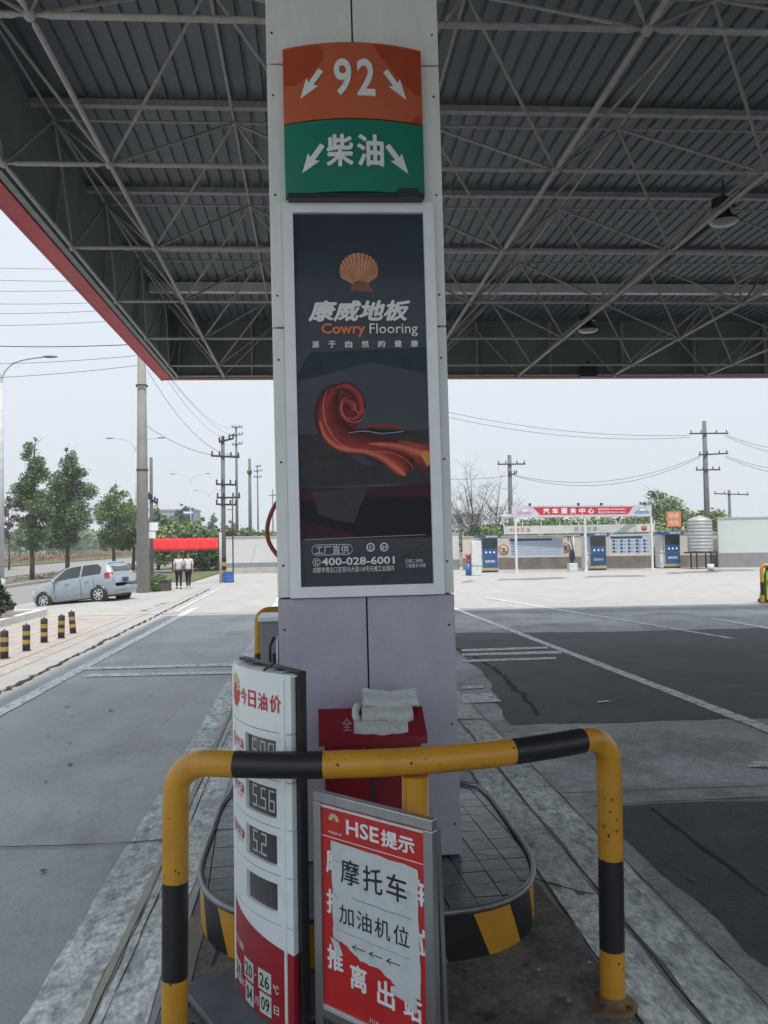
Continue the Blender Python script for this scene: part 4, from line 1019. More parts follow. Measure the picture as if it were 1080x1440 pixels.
q = M(); q.smooth = True; q.tube(spline([(-.14, -.02, .055), (-.15, .03, .085), (-.135, .09, .12)], 5), [.012, .018, .02, .02, .02, .019, .019, .02, .02, .018, .012], 12); q.build('cloth_fold', clm, cl)
for z_ in (.2, .62):                    # hinges, latch and scratches of the box
    q = M(); q.lathe([(.008, 0), (.008, .06)], (-bw + .012, -.008, z_), 8); q.build('hinge', DRK, fb)
    q = M(); q.lathe([(.008, 0), (.008, .06)], (bw - .012, -.008, z_), 8); q.build('hinge', DRK, fb)
q = M(); q.box(-.03, .03, -.02, -.006, .42, .47); q.build('latch', INOX, fb)

# ---------------------------------------------------------------- dispenser behind the column
dp = thing('fuel_dispenser', 'grey fuel dispenser behind the column with an orange-red hose loop', 'fuel dispenser', (.31, 8.1, IZ))
gm = mat('dispenser_grey', (0.2, 0.23, 0.25), .4, var=.1)
q = M(); q.box(-.62, .62, -.25, .3, 0, .98); q.build('body', gm, dp, bevel=.02)
q = M(); q.prism([(-.84, -.2), (-.62, -.26), (-.62, .28), (-.84, .2)], .15, 1.05); q.build('side_cabinet', gm, dp, bevel=.01)
q = M(); q.box(-.86, -.6, -.27, .29, 1.05, 1.09); q.build('cap', WHT, dp)
q = M(); q.box(-.45, .45, -.2, .25, .98, 1.75); q.build('display_head', WHT, dp, bevel=.02)
q = M(); q.box(-.3, .3, -.215, -.2, 1.15, 1.6); q.build('display_window', DRK, dp)
q = M(); q.box(-.45, .45, -.1, .15, 1.75, 2.5); q.build('mast', gm, dp)
q = M(); hp = [(-.42, 0, 2.42), (-.56, -.05, 2.33), (-.68, -.1, 2.2), (-.755, -.1, 2.03), (-.765, -.1, 1.88), (-.72, -.1, 1.76), (-.62, -.12, 1.64), (-.5, -.15, 1.55), (-.3, -.2, 1.3)]
q.tube(spline(hp, 5), .022, 10); q.build('hose', mat('hose_red', (0.3, 0.05, 0.025), .4), dp)
q = M(); q.tube([(-.74, -.27, .62), (-.74, -.34, .66), (-.74, -.35, .82), (-.70, -.3, .9)], .014, 8); q.tube([(-.70, -.3, .62), (-.70, -.33, .74)], .02, 8); q.build('nozzle', BLK, dp)
q = M(); q.tube([(-.66, -.27, .55), (-.67, -.38, .6), (-.67, -.38, .86), (-.66, -.27, .92)], .008, 6); q.build('nozzle_guard', ALU, dp)

# lime notice by the far rail
ln = thing('lime_notice', 'lime green folding notice with black top by the barrier at the right edge', 'notice stand', (14.05, 23.75, 0))
lime = mat('lime_plastic', (0.3, 0.42, 0.04), .5)
for s_ in (-1, 1):
    q = M(); q.face([(-.3, s_ * .22, .02), (.3, s_ * .22, .02), (.17, s_ * .04, 1.0), (-.17, s_ * .04, 1.0)]); q.T = None
    o = q.build('leaf', lime, ln); sm_ = o.modifiers.new('thick', 'SOLIDIFY'); sm_.thickness = .02
q = M(); q.box(-.17, .17, -.05, .05, .93, 1.12); q.build('top_grip', BLK, ln, bevel=.01); q = M(); q.box(-.32, .32, -.26, .26, 0, .1); q.build('base', BLK, ln, bevel=.01)
for k, c_ in enumerate('小心'):
    q = M(); q.text(c_, -.12, .12, .62 - k * .28, .84 - k * .28, lambda u, v, d: (u, -.22 + .18 * (v - .02) / .98 - .014, v), bold=.06); q.build('character', RED if k == 0 else BLK, ln)
# ---------------------------------------------------------------- foliage and trees
def leaf_mesh(name, clumps, n, size, m, seed, flat=.6):
    """n leaf faces scattered through clumps (cx, cy, cz, rx, ry, rz), denser near each clump's shell"""
    rg = np.random.default_rng(seed); cl = np.array(clumps, float)
    wgt = cl[:, 3] * cl[:, 4] * cl[:, 5]; wgt = wgt ** .8; wgt /= wgt.sum()
    idx = rg.choice(len(cl), n, p=wgt); d = rg.normal(size=(n, 3)); d /= np.linalg.norm(d, axis=1)[:, None]
    r = rg.random(n) ** .42 * (1 + .18 * rg.normal(size=n) * (rg.random(n) < .25))
    c = cl[idx, :3] + d * cl[idx, 3:] * r[:, None]
    a = rg.normal(size=(n, 3)); a[:, 2] *= flat; a /= np.linalg.norm(a, axis=1)[:, None]
    b = np.cross(a, rg.normal(size=(n, 3))); b /= np.linalg.norm(b, axis=1)[:, None]
    s = (size * rg.uniform(.6, 1.4, n))[:, None]
    v = np.stack([c - a * s, c + b * s * .45, c + a * s, c - b * s * .45], 1).reshape(-1, 3)
    me = bpy.data.meshes.new(name); me.vertices.add(4 * n); me.vertices.foreach_set('co', v.astype(np.float32).ravel())
    me.loops.add(4 * n); me.loops.foreach_set('vertex_index', np.arange(4 * n, dtype=np.int32))
    me.polygons.add(n); me.polygons.foreach_set('loop_start', np.arange(0, 4 * n, 4, dtype=np.int32)); me.polygons.foreach_set('loop_total', np.full(n, 4, np.int32))
    me.polygons.foreach_set('material_index', rg.integers(0, len(m), n).astype(np.int32))
    for k in m: me.materials.append(k)
    me.update(calc_edges=True); me.validate(); return me
LF = [mat('leaf_dark', (0.055, 0.1, 0.045), .55, var=.3, scale=2), mat('leaf_mid', (0.09, 0.15, 0.055), .55, var=.3, scale=2), mat('leaf_light', (0.15, 0.22, 0.075), .55, var=.25, scale=2)]
LG = [mat('leaf_fresh', (0.19, 0.28, 0.07), .55, var=.3, scale=2), LF[1], LF[2]]
LD = [mat('leaf_deep', (0.02, 0.04, 0.022), .6, var=.3), LF[0]]
BARK = mat('bark', (0.075, 0.065, 0.055), .9, var=.3, scale=5, bump=.5)
def tree(name, label, loc, H, r, clumps, n, size, mats, seed, group=None, limbs=9, bare=False, tr=.16):
    rnd = random.Random(seed)
    t = thing(name, label, 'tree', loc, rnd.uniform(0, 6), group)
    q = M(); pts = [(0, 0, -.3)]; 
    for k in range(1, 7): pts.append((rnd.uniform(-.12, .12) * k * .5, rnd.uniform(-.12, .12) * k * .5, H * .86 * k / 6))
    q.tube(pts, [tr * (1.2 - .17 * k) for k in range(7)], 8)
    tips = []
    for k in range(limbs):
        z = H * rnd.uniform(.28, .78); i = min(5, int(z / (H * .86) * 6)); p = Vector(pts[i]).lerp(Vector(pts[i + 1]), .5)
        if bare or not clumps: e = p + Vector((rnd.uniform(-1, 1) * r, rnd.uniform(-1, 1) * r, rnd.uniform(.6, 1.9) * r))
        else: c = clumps[rnd.randrange(len(clumps))]; e = Vector(c[:3])
        mid_ = p.lerp(e, .5) + Vector((0, 0, -.15)); q.tube([p, mid_, e], [tr * .45, tr * .28, tr * .1], 5); tips.append((mid_, e))
        for _ in range(3 if not bare else 7):
            s = mid_.lerp(e, rnd.uniform(.1, 1)); e2 = s + Vector((rnd.uniform(-1, 1), rnd.uniform(-1, 1), rnd.uniform(.1, 1.1))) * r * .45
            q.tube([s, e2], [tr * .14, tr * .05], 4)
            if bare:
                for _ in range(4):
                    s3 = s.lerp(e2, rnd.uniform(.3, 1)); q.tube([s3, s3 + Vector((rnd.uniform(-1, 1), rnd.uniform(-1, 1), rnd.uniform(0, 1.2))) * r * .22], [tr * .06, tr * .03], 3)
    q.build('trunk', BARK, t)
    if n:
        o = bpy.data.objects.new('crown', leaf_mesh('crown', clumps, n, size, mats, seed)); COL.objects.link(o); o.parent = t
    return t
def clumpset(seed, H, r, z0, k=14, top=.5):
    rnd = random.Random(seed); L = []
    for i in range(k):
        u = i / (k - 1); z = z0 + (H - z0) * u; w_ = r * (math.sin(math.pi * min(1, .2 + u * .75)) ** .7) * (1 if u < .6 else 1 - (u - .6) * top)
        a = rnd.uniform(0, 6.28); d = w_ * rnd.uniform(.2, .75)
        L.append((d * math.cos(a), d * math.sin(a), z, w_ * rnd.uniform(.38, .6), w_ * rnd.uniform(.38, .6), w_ * rnd.uniform(.3, .5)))
    return L
ZR_ = -.22
# heights follow the photo: base and top rows of pixels give metres at each tree's distance
def top_at(px, py, Y): return D(px, py, Y).z
p = G(45, 815, ZR_); hT = top_at(45, 617, p.y) - ZR_
tree('street_tree', 'tall slim dark green tree at the far left, its airy crown in two tiers', p, hT, 1.5, clumpset(1, hT, 1.55, 2.3, 26, .1), 12000, .095, LF, 1, limbs=16)
p = G(95, 808, ZR_); hT = top_at(95, 633, p.y) - ZR_
tree('street_tree', 'broad dense green tree on the median above the silver car', p, hT, 2.3, clumpset(5, hT, 2.3, 2.6, 26, .6), 20000, .11, LF, 2, limbs=16)
p = G(160, 803, ZR_); hT = top_at(158, 682, p.y) - ZR_
tree('street_tree', 'smaller lighter green tree left of the big concrete pole', p, hT, 2.2, clumpset(3, hT, 2.1, 2.4, 20, .6), 10000, .12, LG, 3, limbs=14)
p = G(187, 800, ZR_)
tree('street_tree', 'fresh green tree directly behind the big concrete pole', p, 6.8, 2.2, clumpset(8, 6.6, 2.0, 2.2, 14, .4), 3500, .24, LG, 8, limbs=10)
p = G(13, 800, ZR_); tree('thin_tree', 'thin nearly bare reddish tree at the left edge behind the lamp post', p, 8.5, 1.4, clumpset(4, 8, 1.3, 3.4, 8), 500, .2, [mat('leaf_red', (0.16, 0.07, 0.05), .7), BARK], 4, limbs=12, bare=True, tr=.1)
# round bushy trees over the red banner
for (px, py, Y, hh, r_, sd, lb, ms) in ((285, 725, 62, 0, 2.9, 21, 'round dark green tree above the right half of the red banner', LF), (245, 722, 70, 0, 3.0, 22, 'round green tree above the left half of the red banner', LG), (222, 716, 78, 0, 2.6, 23, 'green tree between the grey pole and the red banner', LF), (268, 728, 84, 0, 3.6, 24, 'far round tree behind the double lamp above the banner', LG)):
    q_ = D(px, py, Y); hT = q_.z; tree('round_tree', lb, (q_.x, Y, -.1), hT, r_, [(math.cos(a) * r_ * .5 * rr_2, math.sin(a) * r_ * .5 * rr_2, hT - r_ * .75 + dz, r_ * .55, r_ * .55, r_ * .45) for a, rr_2, dz in [(k * 1.1, .6 + .4 * (k % 2), random.Random(sd + k).uniform(-.9, .35)) for k in range(11)]], 6500, .2, ms, sd, limbs=9)
# belt of young trees beyond the far carriageway
rnd = random.Random(3)
base = [tree('belt_tree', 'young green tree standing in the belt beyond the far carriageway', (-42, 78, -.2), 6.5, 1.6, clumpset(31, 6.5, 1.5, 2.4, 9), 900, .3, LG, 31, 'young trees in the belt across the road', limbs=6, tr=.11),
        tree('belt_tree', 'young green tree standing in the belt beyond the far carriageway', (-47, 92, -.2), 7.5, 1.8, clumpset(32, 7.5, 1.7, 2.8, 9), 900, .3, LF, 32, 'young trees in the belt across the road', limbs=6, tr=.12)]
for k in range(72):
    u = k / 72; Y = 66 + 190 * u * u + rnd.uniform(-6, 6) + 8 * (k % 3); X = -(41 + rnd.uniform(0, 26) + u * 22)
    dup(base[k % 2], (X, Y, -.2), rnd.uniform(0, 6), scale=[rnd.uniform(.8, 1.25)] * 3)
for k in range(6):      # further trees along the near median
    Y = 108 + k * 20; dup(base[k % 2], (-20.8, Y, -.2), k, 'young green median tree far down the road', [1.15] * 3, 'median trees far down the road')
# woodland strip closing the view, flower bed, hedges
def mass(name, label, cl, n, size, ms, seed, cat='shrubs', loc=(0, 0, 0)):
    o = bpy.data.objects.new(name, leaf_mesh(name, cl, n, size, ms, seed)); COL.objects.link(o); o.location = loc; tag(o, label, cat); o['kind'] = 'stuff'; return o
mass('far_woodland', 'hazy green mass of woodland behind the tree belt across the road', [(-105 + rnd.uniform(-22, 30) + i * .5, 110 + i * 6, rnd.uniform(2, 5.5), 10, 8, rnd.uniform(2.5, 4)) for i in range(46)], 15000, .8, LF, 41, 'woodland')
RF = [mat('flower_red', (0.35, 0.07, 0.06), .7), mat('flower_pink', (0.4, 0.16, 0.13), .7), LF[2]]
mass('flower_bed', 'low strip of red flowers beyond the far carriageway', [(-41.5, 60 + i * 3, .35, 1.2, 2, .5) for i in range(50)], 9000, .16, RF, 42, 'flowers')
mass('median_plants', 'sparse low weeds on the dry median', [(-20.5 + rnd.uniform(-1.5, 1.5), 40 + i * 2, -.1, 1.2, 1.2, .15) for i in range(60)], 2500, .1, LG, 43, 'weeds')

# ---------------------------------------------------------------- bollards
def bollard(label, p, lean):
    t = thing('bollard', label, 'bollard', p, group='striped bollards along the walk', rot=lean)
    q = M(); zs = [0, .16, .245, .33, .415, .51, .53]; q.tube([(0, 0, z) for z in zs], [.072] * 6 + [.06], 14, mats=[1, 0, 1, 0, 1, 1]); q.build('post', [mat('band_yellow', (0.42, 0.27, 0.06), .6, var=.2, spots=(0.15, 0.1, 0.05)), mat('band_black', (0.035, 0.03, 0.035), .7, var=.3)], t)
    q = M(); q.lathe([(.015, .53), (.015, .56), (.001, .565)], n=8); q.build('cap_bolt', DRK, t)
    q = M(); q.lathe([(.12, 0), (.1, .015), (.07, .03)], n=10); q.build('mortar_foot', mat('old_mortar', (0.2, 0.19, 0.18), .9, var=.3), t)
for (px, py, lb, ln) in ((14, 928, 'striped bollard nearest the camera, cut by the left edge', 0), (37, 917, 'second striped bollard from the left', 0), (62, 905, 'third striped bollard, in the middle of the row', 0), (86, 899, 'fourth striped bollard from the left', .02), (103, 892, 'last bollard of the row, leaning slightly to the left', -.08)):
    g_ = G(px if px != 14 else 6, py); bollard(lb, g_, (0, ln, 0))

# ---------------------------------------------------------------- silver hatchback
def hatchback(loc, heading, pitch, roll):
    t = thing('parked_car', 'silver five-door hatchback turning out onto the street', 'car', loc, rot=(roll, pitch, heading))
    paint = mat('silver_paint', (0.31, 0.36, 0.4), .3, metal=.4, var=.03, coat=.7)
    glassm = mat('car_glass', (0.02, 0.025, 0.028), .08, var=.1, coat=.6)
    # stations: x, sill z, half width low, belt z, belt half width, top z, top half width
    St = [(-1.86, .42, .62, .62, .70, .66, .6), (-1.84, .30, .70, .92, .76, .95, .66), (-1.78, .24, .76, .98, .80, 1.06, .62), (-1.6, .22, .80, 1.0, .82, 1.36, .58), (-1.42, .22, .82, 1.0, .83, 1.465, .56),
          (-1.0, .2, .83, .99, .84, 1.50, .57), (-.4, .19, .83, .965, .845, 1.51, .58), (.05, .19, .83, .95, .845, 1.485, .575), (.35, .19, .83, .93, .84, 1.41, .565), (.62, .19, .83, .92, .835, 1.25, .60), (.93, .19, .82, .90, .825, 1.0, .70),
          (1.2, .2, .82, .85, .81, .93, .68), (1.5, .21, .80, .76, .77, .85, .62), (1.7, .22, .74, .64, .70, .74, .56), (1.82, .26, .62, .52, .60, .58, .48), (1.85, .34, .55, .45, .55, .48, .45)]
    q = M(); q.smooth = True; rings = []
    for (x, zs, wl, zb, wb, zt, wt) in St:
        prof = [(0, zs), (wl * .9, zs), (wl, zs + .07), (wl + .02, (zs + zb) / 2), (wb, zb), (wt + (wb - wt) * .06, zt - .05 * (zt - zb)), (wt * .86, zt), (0, zt + .015)]
        rg = [(y, z) for y, z in prof] + [(-y, z) for y, z in prof[-2:0:-1]]
        rings.append([q.P((x, y, z)) for y, z in rg])
    n = len(rings[0])
    for a, b in zip(rings, rings[1:]):
        for k in range(n): q.fi((a[k], a[(k + 1) % n], b[(k + 1) % n], b[k]))
    q.fi(rings[0]); q.fi(rings[-1][::-1])
    bd = q.build('body', paint, t)
    def side(x, u, off=.006, s=1):
        for A, B in zip(St, St[1:]):
            if A[0] <= x <= B[0]:
                w_ = (x - A[0]) / (B[0] - A[0]); V = [A[i] + (B[i] - A[i]) * w_ for i in range(7)]
                y0, z0, y1, z1 = V[4], V[3], V[6] + (V[4] - V[6]) * .06, V[5] - .05 * (V[5] - V[3]); return (x, s * (y0 + (y1 - y0) * u + off), z0 + (z1 - z0) * u + off * .3)
    for s in (1, -1):
        for nm, xs in (('rear_window', (-1.33, -.52)), ('front_window', (-.44, .72))):
            q = M(); N_ = 8; xx = [xs[0] + (xs[1] - xs[0]) * k / N_ for k in range(N_ + 1)]
            for a, b in zip(xx, xx[1:]):
                ua = .9 if a < .3 else .9 - (a - .3) * 1.1; ub = .9 if b < .3 else .9 - (b - .3) * 1.1
                if nm == 'rear_window' and a < -1.15: ua = .9 - (-1.15 - a) * 1.5
                if nm == 'rear_window' and b < -1.15: ub = .9 - (-1.15 - b) * 1.5
                q.face([side(a, .1, s=s), side(b, .1, s=s), side(b, ub, s=s), side(a, ua, s=s)])
            q.build('window', glassm, t)
        # door shut lines
        for xd in (-.48, .66, -1.05):
            q = M(); q.bar((xd, s * .853, .27), (xd, s * .853, .93), .008, .008); q.build('door_gap', DRK, t)
        for xd in (-.75, .1):
            q = M(); q.box(xd - .09, xd + .09, min(s * .85, s * .875), max(s * .85, s * .875), .80, .835); q.build('door_handle', paint, t)
        q = M(); q.sphere((.62, s * .93, .98), .1, 8, 5, (.7, 1, .75)); q.build('wing_mirror', paint, t)
        q = M(); q.prism([(-1.6, s * .79), (-1.81, s * .70), (-1.83, s * .725), (-1.70, s * .825), (-1.52, s * .838)][::s], .86, 1.06); q.build('tail_light', mat('tail_red', (0.5, 0.02, 0.04), .2, coat=1), t)
        q = M(); q.prism([(1.62, s * .765), (1.8, s * .6), (1.84, s * .6), (1.66, s * .79)][::-s], .55, .72); q.build('headlight', mat('head_lens', (0.7, 0.72, 0.74), .12, coat=1), t)
        for xw in (-1.2, 1.18):
            q = M(); q.lathe([(.001, s * .846), (.355, s * .846), (.355, s * .7)], (xw, 0, .3), 24, 'y'); q.build('wheel_arch', BLK, t)
            q = M(); q.lathe([(.2, s * .69), (.29, s * .69), (.3, s * .72), (.3, s * .84), (.285, s * .862), (.2, s * .864), (.19, s * .84)], (xw, 0, .3), 24, 'y'); wh = q.build('wheel', mat('tyre', (0.02, 0.02, 0.02), .8), t)
            q = M(); q.lathe([(.205, s * .865), (.2, s * .873), (.185, s * .862)], (xw, 0, .3), 24, 'y'); q.lathe([(.045, s * .86), (.04, s * .876), (.001, s * .878)], (xw, 0, .3), 10, 'y')
            for k in range(7):
                a = 2 * math.pi * k / 7; q.bar((xw + .03 * math.cos(a), s * .868, .3 + .03 * math.sin(a)), (xw + .195 * math.cos(a), s * .866, .3 + .195 * math.sin(a)), .05, .012, up=(0, 1, 0))
            q.build('rim', mat('alloy', (0.5, 0.52, 0.54), .3, metal=.5), wh)
    q = M(); q.face([(-1.775, -.5, 1.09), (-1.775, .5, 1.09), (-1.475, .46, 1.43), (-1.475, -.46, 1.43)]); q.T = None
    q = M(); q.slab([(-1.765, -.55, 1.1), (-1.765, .55, 1.1), (-1.50, .5, 1.415), (-1.50, -.5, 1.415)], (-.78, 0, .62), .03); q.build('rear_screen', glassm, t)
    q = M(); q.slab([(.44, -.53, 1.375), (.44, .53, 1.375), (.9, .62, 1.02), (.9, -.62, 1.02)], (.6, 0, .8), .03); q.build('windscreen', glassm, t)
    q = M(); q.box(-1.875, -1.85, -.2, .2, .72, .84); q.build('number_plate', mat('plate_blue', (0.02, 0.04, 0.2), .4), t)
    q = M(); q.box(-1.885, -1.80, -.74, .74, .38, .52); q.build('rear_bumper', paint, t, bevel=.03)
    q = M(); q.box(-1.5, 1.5, -.74, .74, .16, .24); q.build('underbody', BLK, t)
    return t
h_ = Vector((-.944, .33)); hd = math.atan2(h_.y, h_.x)
rl = Vector((-7.9, 30.0)); nrm = Vector((-h_.y, h_.x))      # left side of the car
ctr = rl + h_ * 1.2 - nrm * .84
hatchback((ctr.x, ctr.y, -.16), hd, rad(6.2), 0)

# ---------------------------------------------------------------- people
SKIN = mat('skin', (0.4, 0.24, 0.17), .6); HAIR = mat('hair', (0.02, 0.016, 0.015), .6)
def skin_obj(name, J, E, root, m, parent, lv=1):
    me = bpy.data.meshes.new(name); me.from_pydata([j[:3] for j in J], E, []); me.materials.append(m); me.update()
    o = bpy.data.objects.new(name, me); COL.objects.link(o); o.parent = parent
    o.modifiers.new('skin', 'SKIN').use_smooth_shade = True
    sv = me.skin_vertices[0].data if me.skin_vertices else None
    if sv is None:
        return o
    for v, j in zip(sv, J): v.radius = (j[3], j[4] if len(j) > 4 else j[3]); v.use_root = False
    sv[root].use_root = True
    ss = o.modifiers.new('sub', 'SUBSURF'); ss.levels = lv; ss.render_levels = lv
    return o
def person(label, loc, rz, top, bottom, arm=0, stride=.12, shoes=(0.5, 0.5, 0.5), hairlen=.1):
    t = thing('person', label, 'person', loc, rz, 'two people walking on the forecourt edge')
    k = 1.0
    J = [(0, 0, .92, .135, .1), (0, .01, 1.1, .115, .085), (0, .02, 1.3, .145, .095), (0, .015, 1.40, .06), (0, 0, 1.48, .05), (0, -.015, 1.56, .078, .09), (0, -.015, 1.64, .07, .085),
         (.16, .01, 1.35, .055), (.21, .02, 1.1, .042), (.22 - arm * .12, -.04 - arm * .12, .88 + arm * .2, .032), (.22 - arm * .16, -.08 - arm * .14, .8 + arm * .2, .028),
         (-.16, .01, 1.35, .055), (-.21, .02, 1.1, .042), (-.2, -.05, .88, .032), (-.2, -.08, .8, .028),
         (.085, 0, .84, .085), (.09, -stride * .6, .48, .056), (.09, -stride, .1, .038), (.09, -stride - .12, .04, .035),
         (-.085, 0, .84, .085), (-.09, stride * .4, .48, .056), (-.09, stride, .1, .038), (-.09, stride - .12, .04, .035)]
    E = [(0, 1), (1, 2), (2, 3), (3, 4), (4, 5), (5, 6), (2, 7), (7, 8), (8, 9), (9, 10), (2, 11), (11, 12), (12, 13), (13, 14), (0, 15), (15, 16), (16, 17), (17, 18), (0, 19), (19, 20), (20, 21), (21, 22)]
    skin_obj('body', J, E, 0, SKIN, t)
    g_ = lambda ids, f: [tuple(J[i][:3]) + tuple(r * f for r in J[i][3:]) for i in ids]
    skin_obj('shirt', [(0, 0, .84, .15, .12)] + g_([0, 1, 2, 7, 8, 11, 12], 1.25), [(0, 1), (1, 2), (2, 3), (3, 4), (4, 5), (3, 6), (6, 7)], 0, top, t)
    skin_obj('trousers', g_([0, 15, 16, 17, 19, 20, 21], 1.22), [(0, 1), (1, 2), (2, 3), (0, 4), (4, 5), (5, 6)], 0, bottom, t)
    q = M(); q.sphere((0, .015, 1.615), .098, 10, 7, (.9, 1.05, 1.0)); q.sphere((0, .06, 1.53), .075, 8, 5, (1, .7, 1.2)); q.build('hair', HAIR, t)
    q = M(); q.sphere((0, -.105, 1.575), .014, 6, 4); q.sphere((.03, -.1, 1.6), .008, 6, 4); q.sphere((-.03, -.1, 1.6), .008, 6, 4); q.build('face_detail', mat('feature_dark', (0.1, 0.05, 0.04), .6), t)
    for s in (1, -1):
        y = -stride if s > 0 else stride
        q = M(); q.box(s * .09 - .04, s * .09 + .04, y - .19, y + .06, 0, .07); q.build('shoe', mat('shoe_%d' % int(shoes[0] * 100), shoes, .6), t, bevel=.02)
    return t
wsh = mat('white_shirt', (0.6, 0.6, 0.62), .8, spots=(0.5, 0.15, 0.2), spotfac=.5, scale=6, lo=.52, hi=.6); bt = mat('black_trousers', (0.015, 0.015, 0.018), .8)
p1 = G(251.5, 828); p2 = G(265, 827.5)
person('person on the left of the pair, white top with red print, dark trousers, walking', p1, .15, wsh, bt, 1, .14, (0.05, 0.05, 0.05))
person('person on the right of the pair, white shirt and black trousers, pale shoes', p2, -.2, mat('plain_white_shirt', (0.6, 0.62, 0.65), .8), bt, 0, .1, (0.5, 0.5, 0.5))
# rider on a scooter far down the road
pr_ = G(286, 800, 0.06)
sc = thing('scooter', 'tiny dark motor scooter ridden down the far path', 'scooter', (pr_.x, pr_.y, .06), .2)
q = M(); q.lathe([(.12, -.04), (.25, -.04), (.25, .04), (.12, .04)], (0, 0, 0), 14, 'z'); 
for yy in (-.62, .62):
    q = M(); q.lathe([(.1, -.05), (.24, -.05), (.25, 0), (.24, .05), (.1, .05), (.1, -.05)], (0, yy, .25), 16, 'z')
    q.v = [(x - 0, y, z) for x, y, z in q.v]; q.v = [((z - .25), y - yy + yy, .25 + (x)) for x, y, z in q.v]; q.build('wheel', BLK, sc)
q = M(); q.box(-.15, .15, -.1, .6, .3, .7); q.box(-.13, .13, -.6, .1, .28, .36); q.box(-.16, .16, -.66, -.55, .36, 1.0); q.build('body', DRK, sc, bevel=.03); q = M(); q.bar((-.3, -.5, 1.05), (.3, -.5, 1.05), .03, .03); q.build('handlebar', DRK, sc)
rd_ = thing('person', 'far rider in dark clothes seated on the scooter', 'person', (pr_.x, pr_.y, .06), .2)
Jr = [(0, .2, .82, .14, .11), (0, .15, 1.05, .13, .09), (0, .08, 1.25, .15, .1), (0, .05, 1.36, .055), (0, .03, 1.5, .09), (.18, .05, 1.22, .05), (.24, -.2, 1.05, .04), (.26, -.45, 1.06, .03), (-.18, .05, 1.22, .05), (-.24, -.2, 1.05, .04), (-.26, -.45, 1.06, .03), (.12, -.2, .78, .08), (.12, -.35, .42, .05), (-.12, -.2, .78, .08), (-.12, -.35, .42, .05)]
skin_obj('body', Jr, [(0, 1), (1, 2), (2, 3), (3, 4), (2, 5), (5, 6), (6, 7), (2, 8), (8, 9), (9, 10), (0, 11), (11, 12), (0, 13), (13, 14)], 0, mat('dark_clothes', (0.04, 0.035, 0.05), .8), rd_)
q = M(); q.sphere((0, .03, 1.55), .13, 10, 6); q.build('helmet', DRK, rd_)

# ---------------------------------------------------------------- banner, barrel, planter
bnA = D(203, 775, 40.5); bnB = D(307, 774, 42.2)
t = thing('red_banner', 'wide bright red cloth banner strung between two poles at the roadside', 'banner', (bnA.x, 40.5, 0), math.atan2(bnB.y - bnA.y, bnB.x - bnA.x))
Lb = (Vector(bnB) - Vector(bnA)).to_2d().length if hasattr(Vector(bnB) - Vector(bnA), 'to_2d') else 3.6
zb0, zb1 = bnA.z, D(207, 756.5, 40.5).z
q = M(); q.smooth = True; nx = 40
row = []
for k in range(nx + 1):
    x = Lb * k / nx; sg = .004 * math.sin(k * .9) - .02 * math.sin(math.pi * k / nx); row.append([q.P((x, .008 * math.sin(k * 1.1 + j), zb0 + (zb1 - zb0) * j / 4 + sg)) for j in range(5)])
for a, b in zip(row, row[1:]):
    for j in range(4): q.fi((a[j], b[j], b[j + 1], a[j + 1]))
o = q.build('cloth', mat('banner_red', (0.85, 0.045, 0.05), .75, var=.1, scale=3), t); sm_ = o.modifiers.new('thick', 'SOLIDIFY'); sm_.thickness = .006
q = M(); q.tube([(0, 0, zb1), (Lb * .5, 0, zb1 - .02), (Lb, 0, zb1)], .012, 5); q.tube([(0, 0, zb0), (Lb * .5, 0, zb0 - .02), (Lb, 0, zb0)], .012, 5); q.build('cord', DRK, t)
t = thing('banner_post', 'slim grey post holding the left end of the red banner', 'post', (bnA.x + .05, 40.6, 0)); q = M(); q.tube([(0, 0, 0), (0, 0, 3.0)], .05, 8); q.build('pole', DRK, t); q = M(); q.box(-.09, .09, -.09, .09, 0, .04); q.build('foot', DRK, t)
t = thing('banner_post', 'pale post holding the right end of the red banner beside the utility pole', 'post', (bnB.x + .1, 42.3, 0)); q = M(); q.tube([(0, 0, 0), (0, 0, 2.7)], .07, 8); q.build('pole', mat('pale_post', (0.4, 0.42, 0.42), .8), t); q = M(); q.lathe([(.08, 2.7), (.001, 2.74)], n=8); q.build('cap', DRK, t)
g_ = G(321, 819)
t = thing('barrel', 'blue plastic barrel at the foot of the striped utility pole', 'barrel', (g_.x, g_.y - .1, 0))
q = M(); q.lathe([(.001, 0), (.24, 0), (.27, .04), (.28, .17), (.265, .19), (.28, .21), (.28, .36), (.265, .38), (.28, .4), (.27, .52), (.25, .56), (.001, .56)], n=18); q.build('drum', mat('barrel_blue', (0.03, 0.13, 0.42), .45), t)
q = M(); q.lathe([(.285, .53), (.29, .55), (.285, .57), (.25, .575)], n=18); q.build('rim', mat('barrel_blue2', (0.02, 0.09, 0.32), .45), t)
g1 = G(222, 832)
t = thing('planter', 'dark brick planter box at the foot of the big concrete pole', 'planter', (g1.x, g1.y + .7, 0))
q = M(); q.box(-.3, .4, -.45, .45, 0, .48); q.build('trough', mat('dark_stone', (0.1, 0.08, 0.075), .85, var=.3, scale=6), t, bevel=.02); q = M(); q.box(-.35, .45, -.5, .5, .48, .54); q.build('coping', mat('dark_stone2', (0.16, 0.14, 0.13), .85), t)
o = bpy.data.objects.new('clipped_hedge', leaf_mesh('hedge', [(-.55 + .25 * i, -.5, .32, .3, .28, .3) for i in range(-3, 3)] + [(-.2, 0, .62, .7, .35, .16)], 3200, .05, LG, 51)); COL.objects.link(o); o.location = (g1.x - .1, g1.y + .5, 0); tag(o, 'low bright green clipped hedge behind the car', 'hedge')
c_ = G(2, 872, .13)
t = thing('conifer_bush', 'dark conifer bush in the raised bed at the left edge', 'bush', (c_.x - .25, c_.y + .2, .13))
